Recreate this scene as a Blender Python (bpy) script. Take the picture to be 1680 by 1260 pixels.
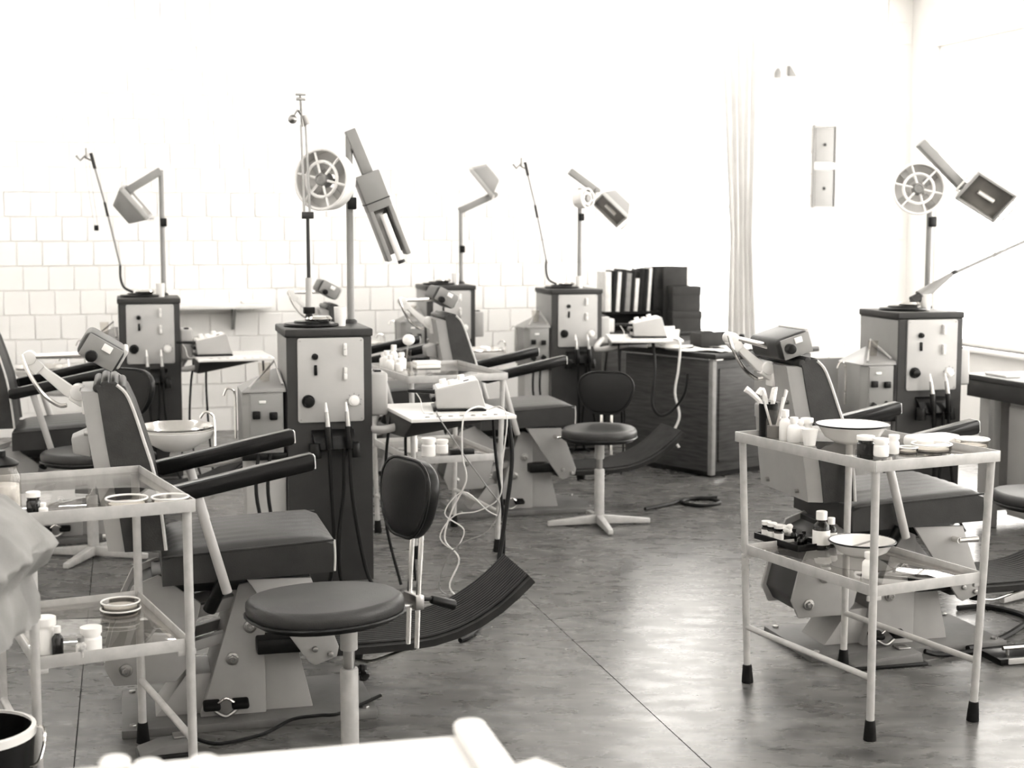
import bpy, bmesh, math, random
from mathutils import Vector, Matrix, Euler
random.seed(7)
SC = bpy.context.scene
COL = SC.collection
for o in list(bpy.data.objects): bpy.data.objects.remove(o)

# ------------------------------------------------------------------ camera
cam_d = bpy.data.cameras.new('camera'); cam = bpy.data.objects.new('camera', cam_d); COL.objects.link(cam)
cam_d.sensor_width = 36.0; cam_d.lens = 36.0 * 2450 / 1680; cam_d.clip_end = 100
cam.location = (0, 0, 1.6)
cam.rotation_euler = (math.radians(90) - math.atan(260 / 2450), 0, 0)
cam_d.dof.use_dof = True; cam_d.dof.focus_distance = 4.9; cam_d.dof.aperture_fstop = 4.2
SC.camera = cam
# ------------------------------------------------------------------ world (overcast white sky) and exposure
W = bpy.data.worlds.new('world'); SC.world = W; W.use_nodes = True
bg = W.node_tree.nodes['Background']; bg.inputs[0].default_value = (1, .985, .96, 1); bg.inputs[1].default_value = 5.0
SC.view_settings.view_transform = 'Standard'; SC.view_settings.look = 'None'
SC.view_settings.exposure = 1.0; SC.view_settings.gamma = 1.0; SC.view_settings.use_curve_mapping = False
FILL_POWER = 23.0          # emission of the added ceiling fill tubes

# ------------------------------------------------------------------ room frame: rotated 14.5 degrees
A = math.radians(14.5)
Rv = Vector((math.cos(A), math.sin(A), 0)); Dv = Vector((-math.sin(A), math.cos(A), 0))

# ------------------------------------------------------------------ materials
MATS = {}
def mat(name, v, rough=.5, metal=0, noise=0, nscale=20, bump=0, bscale=200, spec=.5, tint=(1, .982, .955), coat=0, stretch=None):
    m = bpy.data.materials.new(name); m.use_nodes = True; nt = m.node_tree; b = nt.nodes['Principled BSDF']
    col = (v * tint[0], v * tint[1], v * tint[2], 1)
    b.inputs['Base Color'].default_value = col; b.inputs['Roughness'].default_value = rough
    b.inputs['Metallic'].default_value = metal; b.inputs['Specular IOR Level'].default_value = spec
    if coat: b.inputs['Coat Weight'].default_value = coat; b.inputs['Coat Roughness'].default_value = .15
    tc = nt.nodes.new('ShaderNodeTexCoord'); src = tc.outputs['Object']
    if stretch:
        mp = nt.nodes.new('ShaderNodeMapping'); mp.inputs['Scale'].default_value = stretch
        nt.links.new(src, mp.inputs[0]); src = mp.outputs[0]
    if noise:
        n = nt.nodes.new('ShaderNodeTexNoise'); n.inputs['Scale'].default_value = nscale; n.inputs['Detail'].default_value = 6
        r = nt.nodes.new('ShaderNodeValToRGB'); r.color_ramp.elements[0].position = .3; r.color_ramp.elements[1].position = .7
        lo, hi = v * (1 - noise), v * (1 + noise)
        r.color_ramp.elements[0].color = (lo * tint[0], lo * tint[1], lo * tint[2], 1)
        r.color_ramp.elements[1].color = (hi * tint[0], hi * tint[1], hi * tint[2], 1)
        nt.links.new(src, n.inputs['Vector']); nt.links.new(n.outputs[0], r.inputs[0]); nt.links.new(r.outputs[0], b.inputs['Base Color'])
    if bump:
        n2 = nt.nodes.new('ShaderNodeTexNoise'); n2.inputs['Scale'].default_value = bscale; n2.inputs['Detail'].default_value = 3
        bp = nt.nodes.new('ShaderNodeBump'); bp.inputs['Strength'].default_value = bump; bp.inputs['Distance'].default_value = .002
        nt.links.new(src, n2.inputs['Vector']); nt.links.new(n2.outputs[0], bp.inputs['Height']); nt.links.new(bp.outputs[0], b.inputs['Normal'])
    MATS[name] = m; return m
def glass(name, v=.97, rough=.01, ior=1.5, boost=1.0):
    m = bpy.data.materials.new(name); m.use_nodes = True; nt = m.node_tree; nt.nodes.clear()
    out = nt.nodes.new('ShaderNodeOutputMaterial'); mx = nt.nodes.new('ShaderNodeMixShader')
    tr = nt.nodes.new('ShaderNodeBsdfTransparent'); tr.inputs[0].default_value = (v, v * .99, v * .975, 1)
    gl = nt.nodes.new('ShaderNodeBsdfGlossy'); gl.inputs['Roughness'].default_value = rough
    fr = nt.nodes.new('ShaderNodeFresnel'); fr.inputs[0].default_value = ior
    ge = nt.nodes.new('ShaderNodeNewGeometry'); iv = nt.nodes.new('ShaderNodeMath'); iv.operation = 'SUBTRACT'; iv.inputs[0].default_value = 1.0
    ml = nt.nodes.new('ShaderNodeMath'); ml.operation = 'MULTIPLY'      # reflect on the outer faces only
    nt.links.new(ge.outputs['Backfacing'], iv.inputs[1]); nt.links.new(iv.outputs[0], ml.inputs[0]); nt.links.new(fr.outputs[0], ml.inputs[1])
    nt.links.new(ml.outputs[0], mx.inputs[0]); nt.links.new(tr.outputs[0], mx.inputs[1]); nt.links.new(gl.outputs[0], mx.inputs[2])
    nt.links.new(mx.outputs[0], out.inputs[0]); MATS[name] = m; return m
def emit(name, s):
    m = bpy.data.materials.new(name); m.use_nodes = True; nt = m.node_tree; nt.nodes.clear()
    out = nt.nodes.new('ShaderNodeOutputMaterial'); e = nt.nodes.new('ShaderNodeEmission')
    e.inputs[0].default_value = (1, .985, .96, 1); e.inputs[1].default_value = s
    nt.links.new(e.outputs[0], out.inputs[0]); MATS[name] = m; return m
mat('white_paint', .86, .6, noise=.03, nscale=3)
mat('tile', .88, .25, noise=.025, nscale=2.5)
mat('grout', 0.86, .8)
mat('ceiling', .9, .8, noise=.02, nscale=2)
mat('enamel', .78, .25, noise=.03, nscale=8)
mat('white_plastic', .85, .35, noise=.02, nscale=30)
mat('trolley_paint', 0.42, .38, noise=.12, nscale=25, bump=.1, bscale=150)
mat('chair_paint', 0.32, .4, noise=.07, nscale=9, bump=.08, bscale=400)
mat('unit_grey', 0.235, .42, noise=.06, nscale=8, bump=.08, bscale=500)
mat('panel_grey', 0.42, .4, noise=.04, nscale=10)
mat('unit_dark', 0.038, .45, noise=.1, nscale=10, bump=.08, bscale=500, spec=0.2)
mat('leather', 0.027, .38, noise=.2, nscale=14, bump=.35, bscale=260, spec=.32)
mat('leather_side', 0.032, .45, noise=.25, nscale=18, bump=.4, bscale=220, spec=0.2)
mat('vinyl_black', 0.007, 0.3, noise=.2, nscale=20, bump=.12, bscale=180, spec=0.25)
mat('arm_black', 0.004, 0.2, noise=.2, nscale=12, coat=.12, spec=0.25)
mat('rubber', 0.008, .6, noise=.3, nscale=30, bump=.2, spec=0.1)
mat('rib_rubber', 0.026, .5, noise=.25, nscale=16, spec=0.15)
mat('black_plastic', 0.006, .3, noise=.2, nscale=40, spec=0.2)
mat('chrome', .75, .12, 1, noise=.04, nscale=30)
mat('steel', 0.36, .3, 1, noise=.08, nscale=30)
mat('plate', 0.125, .5, noise=.2, nscale=8, bump=.15, bscale=60, spec=0.25)
mat('piping', .5, .4, noise=.1, nscale=50)
mat('desk_wood', 0.045, .4, noise=.4, nscale=5, stretch=(1.2, 1.2, 14), spec=0.2)
mat('desk_top', 0.025, .3, noise=.2, nscale=6, spec=0.2)
mat('box_board', 0.045, .7, noise=.15, nscale=12, spec=0.1)
mat('book_dark', 0.012, .5, noise=.3, nscale=20, spec=0.1)
mat('book_light', .62, .6, noise=.1, nscale=20)
mat('book_grey', .2, .6, noise=.15, nscale=20)
mat('paper', .86, .7, noise=.03, nscale=14)
mat('cloth', .24, .85, noise=.2, nscale=7, bump=.5, bscale=300, spec=0.05)
mat('cloth_white', .86, .85, noise=.03, nscale=9, bump=.2, bscale=300)
mat('cord_pale', .6, .5, noise=.1, nscale=30)
mat('cord_black', 0.007, .45, noise=.2, nscale=30, spec=0.15)
mat('liquid_dark', .015, .1, noise=.2, nscale=10)
mat('reflector', .35, .25, .6, noise=.3, nscale=7)
mat('curtain', 0.56, .8, noise=.06, nscale=6)
mat('dado', 0.1, .5, noise=.1, nscale=5, spec=0.2)
mat('bench_dark', 0.04, .4, noise=.2, nscale=5, spec=0.2)
mat('tag', .5, .6, noise=.8, nscale=60)
mat('gauze', .8, .9, noise=.1, nscale=40, bump=.6, bscale=120)
glass('glass_shelf', .95, .01, 1.9); glass('glass_clear', .93, .02, 1.45); glass('glass_window', .98, .01, 1.3)
glass('glass_brown', .10, .03, 1.5)
emit('fill_light', FILL_POWER)
# floor: streaky polished linoleum
def floor_mat():
    m = bpy.data.materials.new('linoleum'); m.use_nodes = True; nt = m.node_tree; b = nt.nodes['Principled BSDF']
    tc = nt.nodes.new('ShaderNodeTexCoord')
    mp = nt.nodes.new('ShaderNodeMapping'); mp.inputs['Scale'].default_value = (3, 6.5, 1); mp.inputs['Rotation'].default_value = (0, 0, .35)
    n = nt.nodes.new('ShaderNodeTexNoise'); n.inputs['Scale'].default_value = 1.7; n.inputs['Detail'].default_value = 6; n.inputs['Roughness'].default_value = .6; n.inputs['Distortion'].default_value = .5
    r = nt.nodes.new('ShaderNodeValToRGB'); e = r.color_ramp.elements
    e[0].position = .3; e[0].color = (.045, .044, .042, 1); e[1].position = .72; e[1].color = (.15, .147, .141, 1)
    nt.links.new(tc.outputs['Object'], mp.inputs[0]); nt.links.new(mp.outputs[0], n.inputs['Vector']); nt.links.new(n.outputs[0], r.inputs[0]); nt.links.new(r.outputs[0], b.inputs['Base Color'])
    n2 = nt.nodes.new('ShaderNodeTexNoise'); n2.inputs['Scale'].default_value = 2.2; n2.inputs['Detail'].default_value = 5
    mr = nt.nodes.new('ShaderNodeMapRange'); mr.inputs[3].default_value = .16; mr.inputs[4].default_value = .40
    nt.links.new(mp.outputs[0], n2.inputs['Vector']); nt.links.new(n2.outputs[0], mr.inputs[0]); nt.links.new(mr.outputs[0], b.inputs['Roughness'])
    n3 = nt.nodes.new('ShaderNodeTexNoise'); n3.inputs['Scale'].default_value = 6; n3.inputs['Detail'].default_value = 4
    bp = nt.nodes.new('ShaderNodeBump'); bp.inputs['Strength'].default_value = .05; bp.inputs['Distance'].default_value = .002
    nt.links.new(mp.outputs[0], n3.inputs['Vector']); nt.links.new(n3.outputs[0], bp.inputs['Height']); nt.links.new(bp.outputs[0], b.inputs['Normal'])
    b.inputs['Specular IOR Level'].default_value = .36
    MATS['linoleum'] = m
floor_mat()

# ------------------------------------------------------------------ mesh helpers
def rotY(a): return Matrix.Rotation(a, 3, 'Y')
def rotZ(a): return Matrix.Rotation(a, 3, 'Z')
def rotX(a): return Matrix.Rotation(a, 3, 'X')
def frame(n, l):
    """matrix whose columns are l (x), w (y), n (z)"""
    n = Vector(n).normalized(); l = Vector(l); l = (l - n * l.dot(n)).normalized(); w = n.cross(l)
    return Matrix((l, w, n)).transposed()
class MB:
    def __init__(s): s.bm = bmesh.new()
    def _merge(s, t, M=None, loc=(0, 0, 0)):
        if M is not None: bmesh.ops.transform(t, matrix=M.to_4x4(), verts=t.verts)
        bmesh.ops.translate(t, vec=Vector(loc), verts=t.verts)
        me = bpy.data.meshes.new('tmp'); t.to_mesh(me); t.free(); s.bm.from_mesh(me); bpy.data.meshes.remove(me); return s
    def box(s, c, size, M=None, bev=.004, seg=2):
        t = bmesh.new(); bmesh.ops.create_cube(t, size=1)
        bmesh.ops.scale(t, vec=Vector(size), verts=t.verts)
        b = min(bev, min(size) * .49)
        if b > 0: bmesh.ops.bevel(t, geom=t.edges[:], offset=b, segments=seg, affect='EDGES', profile=.5)
        return s._merge(t, M, c)
    def prism(s, poly, y0, y1, bev=.003, seg=2, M=None, loc=(0, 0, 0)):
        """poly: (x, z) outline extruded along y"""
        t = bmesh.new()
        a = [t.verts.new((x, y0, z)) for x, z in poly]; b = [t.verts.new((x, y1, z)) for x, z in poly]
        n = len(poly); t.faces.new(a); t.faces.new(b[::-1])
        for i in range(n): t.faces.new((a[i], b[i], b[(i + 1) % n], a[(i + 1) % n]))
        bmesh.ops.recalc_face_normals(t, faces=t.faces)
        if bev: bmesh.ops.bevel(t, geom=t.edges[:], offset=bev, segments=seg, affect='EDGES', profile=.5, clamp_overlap=True)
        return s._merge(t, M, loc)
    def flat(s, poly, z0, z1, bev=.003, seg=2, M=None, loc=(0, 0, 0)):
        """poly: (x, y) outline extruded along z"""
        t = bmesh.new()
        a = [t.verts.new((x, y, z0)) for x, y in poly]; b = [t.verts.new((x, y, z1)) for x, y in poly]
        n = len(poly); t.faces.new(a); t.faces.new(b[::-1])
        for i in range(n): t.faces.new((a[i], b[i], b[(i + 1) % n], a[(i + 1) % n]))
        bmesh.ops.recalc_face_normals(t, faces=t.faces)
        if bev:
            es = [e for e in t.edges if abs(e.verts[0].co.z - e.verts[1].co.z) < 1e-6] if n > 10 else t.edges[:]
            bmesh.ops.bevel(t, geom=es, offset=bev, segments=seg, affect='EDGES', profile=.5, clamp_overlap=True)
        return s._merge(t, M, loc)
    def hexa(s, bot, top, bev=.004, seg=2):
        """8 corners: bot 4, top 4 in the same order"""
        t = bmesh.new(); a = [t.verts.new(p) for p in bot]; b = [t.verts.new(p) for p in top]; n = len(a)
        t.faces.new(a); t.faces.new(b[::-1])
        for i in range(n): t.faces.new((a[i], b[i], b[(i + 1) % n], a[(i + 1) % n]))
        bmesh.ops.recalc_face_normals(t, faces=t.faces)
        if bev: bmesh.ops.bevel(t, geom=t.edges[:], offset=bev, segments=seg, affect='EDGES', profile=.5, clamp_overlap=True)
        return s._merge(t)
    def cyl(s, p0, p1, r0, r1=None, seg=14, bev=0):
        r1 = r0 if r1 is None else r1
        p0, p1 = Vector(p0), Vector(p1); ax = p1 - p0; L = ax.length
        t = bmesh.new(); bmesh.ops.create_cone(t, cap_ends=True, segments=seg, radius1=r0, radius2=r1, depth=L)
        if bev:
            es = [e for e in t.edges if abs(e.verts[0].co.z - e.verts[1].co.z) < 1e-6]
            bmesh.ops.bevel(t, geom=es, offset=bev, segments=2, affect='EDGES', profile=.5)
        q = Vector((0, 0, 1)).rotation_difference(ax.normalized()).to_matrix()
        return s._merge(t, q, (p0 + p1) / 2)
    def tube(s, pts, r, seg=8, smooth=0, taper=None):
        pts = [Vector(p) for p in pts]
        if smooth:
            out = []
            P = [pts[0]] + pts + [pts[-1]]
            for i in range(1, len(P) - 2):
                for k in range(smooth):
                    u = k / smooth; a, b, c, d = P[i - 1], P[i], P[i + 1], P[i + 2]
                    out.append(.5 * ((2 * b) + (c - a) * u + (2 * a - 5 * b + 4 * c - d) * u * u + (3 * b - a - 3 * c + d) * u ** 3))
            out.append(pts[-1]); pts = out
        t = bmesh.new(); rings = []; prev = None
        for i, p in enumerate(pts):
            tg = (pts[min(i + 1, len(pts) - 1)] - pts[max(i - 1, 0)])
            if tg.length < 1e-9: tg = Vector((0, 0, 1))
            tg.normalize()
            if prev is None:
                ref = Vector((0, 0, 1)) if abs(tg.z) < .9 else Vector((1, 0, 0)); nn = tg.cross(ref).normalized()
            else:
                nn = prev - tg * prev.dot(tg)
                nn = nn.normalized() if nn.length > 1e-6 else tg.orthogonal().normalized()
            prev = nn; bb = tg.cross(nn)
            rr = r if taper is None else r + (taper - r) * i / (len(pts) - 1)
            rings.append([t.verts.new(p + (nn * math.cos(2 * math.pi * k / seg) + bb * math.sin(2 * math.pi * k / seg)) * rr) for k in range(seg)])
        for a, b in zip(rings, rings[1:]):
            for k in range(seg): t.faces.new((a[k], a[(k + 1) % seg], b[(k + 1) % seg], b[k]))
        t.faces.new(rings[0][::-1]); t.faces.new(rings[-1])
        return s._merge(t)
    def lathe(s, prof, c=(0, 0, 0), seg=24, M=None):
        """prof: list of (radius, z); closed automatically on the axis where the radius is 0"""
        t = bmesh.new(); rings = []
        for rr, z in prof:
            if rr < 1e-6: rings.append([t.verts.new((0, 0, z))])
            else: rings.append([t.verts.new((rr * math.cos(2 * math.pi * k / seg), rr * math.sin(2 * math.pi * k / seg), z)) for k in range(seg)])
        for a, b in zip(rings, rings[1:]):
            for k in range(seg):
                k2 = (k + 1) % seg
                if len(a) == 1 and len(b) == 1: continue
                if len(a) == 1: t.faces.new((a[0], b[k2], b[k]))
                elif len(b) == 1: t.faces.new((a[k], a[k2], b[0]))
                else: t.faces.new((a[k], a[k2], b[k2], b[k]))
        bmesh.ops.recalc_face_normals(t, faces=t.faces)
        return s._merge(t, M, c)
    def ring(s, c, R, r, n=(0, 0, 1), seg=28, s2=8):
        M = frame(n, Vector(n).orthogonal())
        t = bmesh.new(); rings = []
        for i in range(seg):
            a = 2 * math.pi * i / seg
            rings.append([t.verts.new(((R + r * math.cos(2 * math.pi * k / s2)) * math.cos(a), (R + r * math.cos(2 * math.pi * k / s2)) * math.sin(a), r * math.sin(2 * math.pi * k / s2))) for k in range(s2)])
        for i in range(seg):
            a, b = rings[i], rings[(i + 1) % seg]
            for k in range(s2): t.faces.new((a[k], a[(k + 1) % s2], b[(k + 1) % s2], b[k]))
        bmesh.ops.recalc_face_normals(t, faces=t.faces)
        return s._merge(t, M, c)
    def sphere(s, c, r, scale=(1, 1, 1), M=None, u=14, v=10):
        t = bmesh.new(); bmesh.ops.create_uvsphere(t, u_segments=u, v_segments=v, radius=r)
        bmesh.ops.scale(t, vec=Vector(scale), verts=t.verts); return s._merge(t, M, c)
    def sheet(s, top, bot):
        """closed thin solid from two equal grids of points"""
        t = bmesh.new(); n, m = len(top), len(top[0])
        a = [[t.verts.new(p) for p in row] for row in top]; b = [[t.verts.new(p) for p in row] for row in bot]
        for i in range(n - 1):
            for j in range(m - 1):
                t.faces.new((a[i][j], a[i + 1][j], a[i + 1][j + 1], a[i][j + 1])); t.faces.new((b[i][j], b[i][j + 1], b[i + 1][j + 1], b[i + 1][j]))
        for i in range(n - 1):
            t.faces.new((a[i][0], b[i][0], b[i + 1][0], a[i + 1][0])); t.faces.new((a[i][-1], a[i + 1][-1], b[i + 1][-1], b[i][-1]))
        for j in range(m - 1):
            t.faces.new((a[0][j], a[0][j + 1], b[0][j + 1], b[0][j])); t.faces.new((a[-1][j], b[-1][j], b[-1][j + 1], a[-1][j + 1]))
        bmesh.ops.recalc_face_normals(t, faces=t.faces)
        return s._merge(t)
    def build(s, name, m, parent=None, ang=38, label=None):
        me = bpy.data.meshes.new(name); s.bm.to_mesh(me); s.bm.free()
        for p in me.polygons: p.use_smooth = True
        me.set_sharp_from_angle(angle=math.radians(ang))
        me.materials.append(MATS[m])
        o = bpy.data.objects.new(name, me); COL.objects.link(o)
        if parent: o.parent = parent
        if label: o['label'] = label
        return o
def thing(name, label, cat, loc=(0, 0, 0), rz=0, group=None):
    o = bpy.data.objects.new(name, None); COL.objects.link(o); o.empty_display_size = .1
    o.location = loc; o.rotation_euler = (0, 0, rz); o['label'] = label; o['category'] = cat
    if group: o['group'] = group
    return o
def tag(o, label, cat, group=None, loc=None, rz=None):
    o['label'] = label; o['category'] = cat
    if group: o['group'] = group
    if loc is not None: o.location = loc
    if rz is not None: o.rotation_euler = (0, 0, rz)
    return o
def rounded(w, h, r, n=5):
    """rounded rectangle outline centred on the origin"""
    out = []
    for cx, cy, a0 in ((w / 2 - r, h / 2 - r, 0), (-w / 2 + r, h / 2 - r, 90), (-w / 2 + r, -h / 2 + r, 180), (w / 2 - r, -h / 2 + r, 270)):
        for k in range(n + 1):
            a = math.radians(a0 + 90 * k / n); out.append((cx + r * math.cos(a), cy + r * math.sin(a)))
    return out

# ------------------------------------------------------------------ the room
P0 = Vector((0, 12.2, 0))
def wpt(u, v, out=0): return P0 + Rv * u + Vector((0, 0, v)) - Dv * out     # a point on the back wall
def struct(o): o['kind'] = 'structure'; return o
CEIL = 3.62; U0, U1 = -5.6, 3.55
room = {}
def wall_box(mb, u0, u1, v0, v1, depth=.2):
    c = wpt((u0 + u1) / 2, (v0 + v1) / 2, -depth / 2 - .001); mb.box(c, (u1 - u0, depth, v1 - v0), rotZ(A), bev=0)
WU0, WU1, WV0, WV1 = 1.02, 2.08, .42, 3.1         # opening of window 1
mb = MB()
wall_box(mb, U0, WU0, 0, CEIL); wall_box(mb, WU1, U1 + .2, 0, CEIL); wall_box(mb, WU0, WU1, 0, WV0); wall_box(mb, WU0, WU1, WV1, CEIL)
wall_back = struct(mb.build('wall_back', 'grout'))
# glazed tiles of the back wall
T = .185
tile_me = None; shown = []; rest = MB()
mbt = MB().box((0, 0, 0), (T - .006, .012, T - .006), bev=.003, seg=1); proto = mbt.build('tile', 'tile', wall_back); tile_me = proto.data
cells = []
row = 0; v = .0
while v < CEIL - .02:
    off = -((row * .21) % 1.0) * T
    u = U0 + off
    while u < U1:
        if not (u + T < U0 + T or u + T > U1 + .001) and not (u + T > WU0 and u < WU1 and v + T > WV0 and v < WV1) and v + T < CEIL:
            cells.append((u + T / 2, v + T / 2))
        u += T
    v += T; row += 1
def score(c):
    u, v = c
    if 2.05 < u < 3.6 and .45 < v < 2.6: return 0
    if -4.2 < u < -1.5 and .4 < v < 1.6: return 1
    return 2 + abs(v - 1.2) * .5 + (0 if -4 < u < 3.6 else 5)
cells.sort(key=score)
first = True
for i, (u, v) in enumerate(cells):
    p = wpt(u, v, .004 + random.uniform(-.0012, .0012))
    if i < 298:
        o = proto if first else proto.copy()
        if not first: COL.objects.link(o)
        first = False; o.parent = wall_back; o.location = p; o.rotation_euler = (0, 0, A)
    else: rest.box(p, (T - .006, .012, T - .006), rotZ(A), bev=0)
ro = rest.build('tile_field', 'tile', wall_back); ro['kind'] = 'stuff'
# lower dark dado on the pier to the right of the window
mb = MB(); mb.box(wpt(2.82, .23, .03), (1.42, .03, .46), rotZ(A), bev=.004); struct(mb.build('trim_1', 'dado'))
# window 1 with frame and panes
def window(name, centre, ang, w, h, nx, ny):
    """window in a wall plane; centre of the opening, ang = direction of the width axis"""
    M = rotZ(ang); c = Vector(centre)
    fr = MB()
    for sx in (-1, 1): fr.box(c + M @ Vector((sx * (w / 2 - .025), .03, 0)), (.05, .08, h), M, bev=.004)
    for sz in (-1, 1): fr.box(c + M @ Vector((0, .03, sz * (h / 2 - .025))), (w - .1, .08, .05), M, bev=.004)
    for i in range(1, nx): fr.box(c + M @ Vector((-w / 2 + w * i / nx, .03, 0)), (.04, .06, h - .1), M, bev=.004)
    for j in range(1, ny): fr.box(c + M @ Vector((0, .03, -h / 2 + h * j / ny)), (w - .1, .06, .04), M, bev=.004)
    o = struct(fr.build(name, 'white_paint'))
    for i in range(nx):
        for j in range(ny):
            MB().box(c + M @ Vector((-w / 2 + w * (i + .5) / nx, .03, -h / 2 + h * (j + .5) / ny)), (w / nx - .03, .006, h / ny - .03), M, bev=0).build('pane', 'glass_window', o)
    MB().box(c + M @ Vector((0, -.04, -h / 2 - .015)), (w + .1, .2, .03), M, bev=.006).build('window_sill', 'white_paint', o)
    return o
window('window_1', wpt((WU0 + WU1) / 2, (WV0 + WV1) / 2, -.06), A, WU1 - WU0, WV1 - WV0, 2, 2)
# right wall, running from the back corner towards the camera
CR = wpt(U1, 0)
def rpt(t, v, out=0): return CR - Dv * t + Vector((0, 0, v)) + Rv * out
RW = [(.35, 3.05), (3.45, 6.15), (6.55, 9.25), (9.65, 12.35)]; RS, RT = .62, 3.1
mb = MB()
def rbox(t0, t1, v0, v1): mb.box(rpt((t0 + t1) / 2, (v0 + v1) / 2, .11), (t1 - t0, .2, v1 - v0), rotZ(A - math.pi / 2), bev=0)
LEN = 13.5
rbox(0, LEN, 0, RS); rbox(0, LEN, RT, CEIL)
prev = 0
for a, b in RW: rbox(prev, a, RS, RT); prev = b
rbox(prev, LEN, RS, RT)
struct(mb.build('wall_right', 'white_paint'))
for i, (a, b) in enumerate(RW):
    window('window_%d' % (i + 2), rpt((a + b) / 2, (RS + RT) / 2, .08), A - math.pi / 2, b - a, RT - RS, 3, 2)
# left wall
CLf = wpt(U0, 0)
mb = MB(); mb.box(CLf - Dv * 6.5 + Vector((0, 0, CEIL / 2)) - Rv * .1, (13.4, .2, CEIL), rotZ(A + math.pi / 2), bev=0); struct(mb.build('wall_left', 'white_paint'))
mb = MB(); mb.box(P0 - Dv * 13.1 + Rv * ((U0 + U1) / 2) + Vector((0, 0, CEIL / 2)), (U1 - U0 + .4, .2, CEIL), rotZ(A), bev=0); struct(mb.build('wall_front', 'white_paint'))
# floor of linoleum sheets laid along the depth of the room, ceiling
cen = P0 - Dv * 6.2 + Rv * ((U0 + U1) / 2)
mb = MB(); mb.box(cen + Vector((0, 0, -.056)), (U1 - U0 + .4, 13.4, .1), rotZ(A), bev=0); floor = struct(mb.build('floor', 'rubber'))
SEAM = 0.42
us = [U0 - .1] + [SEAM + k * 1.83 for k in range(-3, 3) if U0 < SEAM + k * 1.83 < U1] + [U1 + .1]
for a, b in zip(us, us[1:]):
    c = P0 + Rv * ((a + b) / 2) - Dv * 6.2
    MB().box(c + Vector((0, 0, -.003)), (b - a - .004, 13.3, .006), rotZ(A), bev=0).build('floor_sheet', 'linoleum', floor)
mb = MB(); mb.box(cen + Vector((0, 0, CEIL + .05)), (U1 - U0 + .4, 13.4, .1), rotZ(A), bev=0); struct(mb.build('ceiling', 'ceiling'))
# added ceiling fill lamps, out of view, brightening the room and back wall
k = 0
for iu, u in enumerate((-4.0, -1.2, 1.6)):
    for iw, w in enumerate((1.2, 4.2, 7.2, 10.2)):
        names = (('left', 'middle', 'right')[iu], ('back wall', 'second row from the back', 'third row from the back', 'row above the camera')[iw])
        p = P0 + Rv * u - Dv * w
        t = thing('fill_lamp', 'added fill lamp on the unseen ceiling, %s one at the %s' % names, 'lamp', (p.x, p.y, CEIL - .09), A, 'added ceiling fill lamps')
        MB().box((0, 0, .06), (1.5, .22, .06), bev=.01).build('housing', 'white_paint', t)
        for s in (-1, 1): MB().cyl((-.7, s * .06, .012), (.7, s * .06, .012), .018, seg=10).build('tube', 'fill_light', t)
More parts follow.
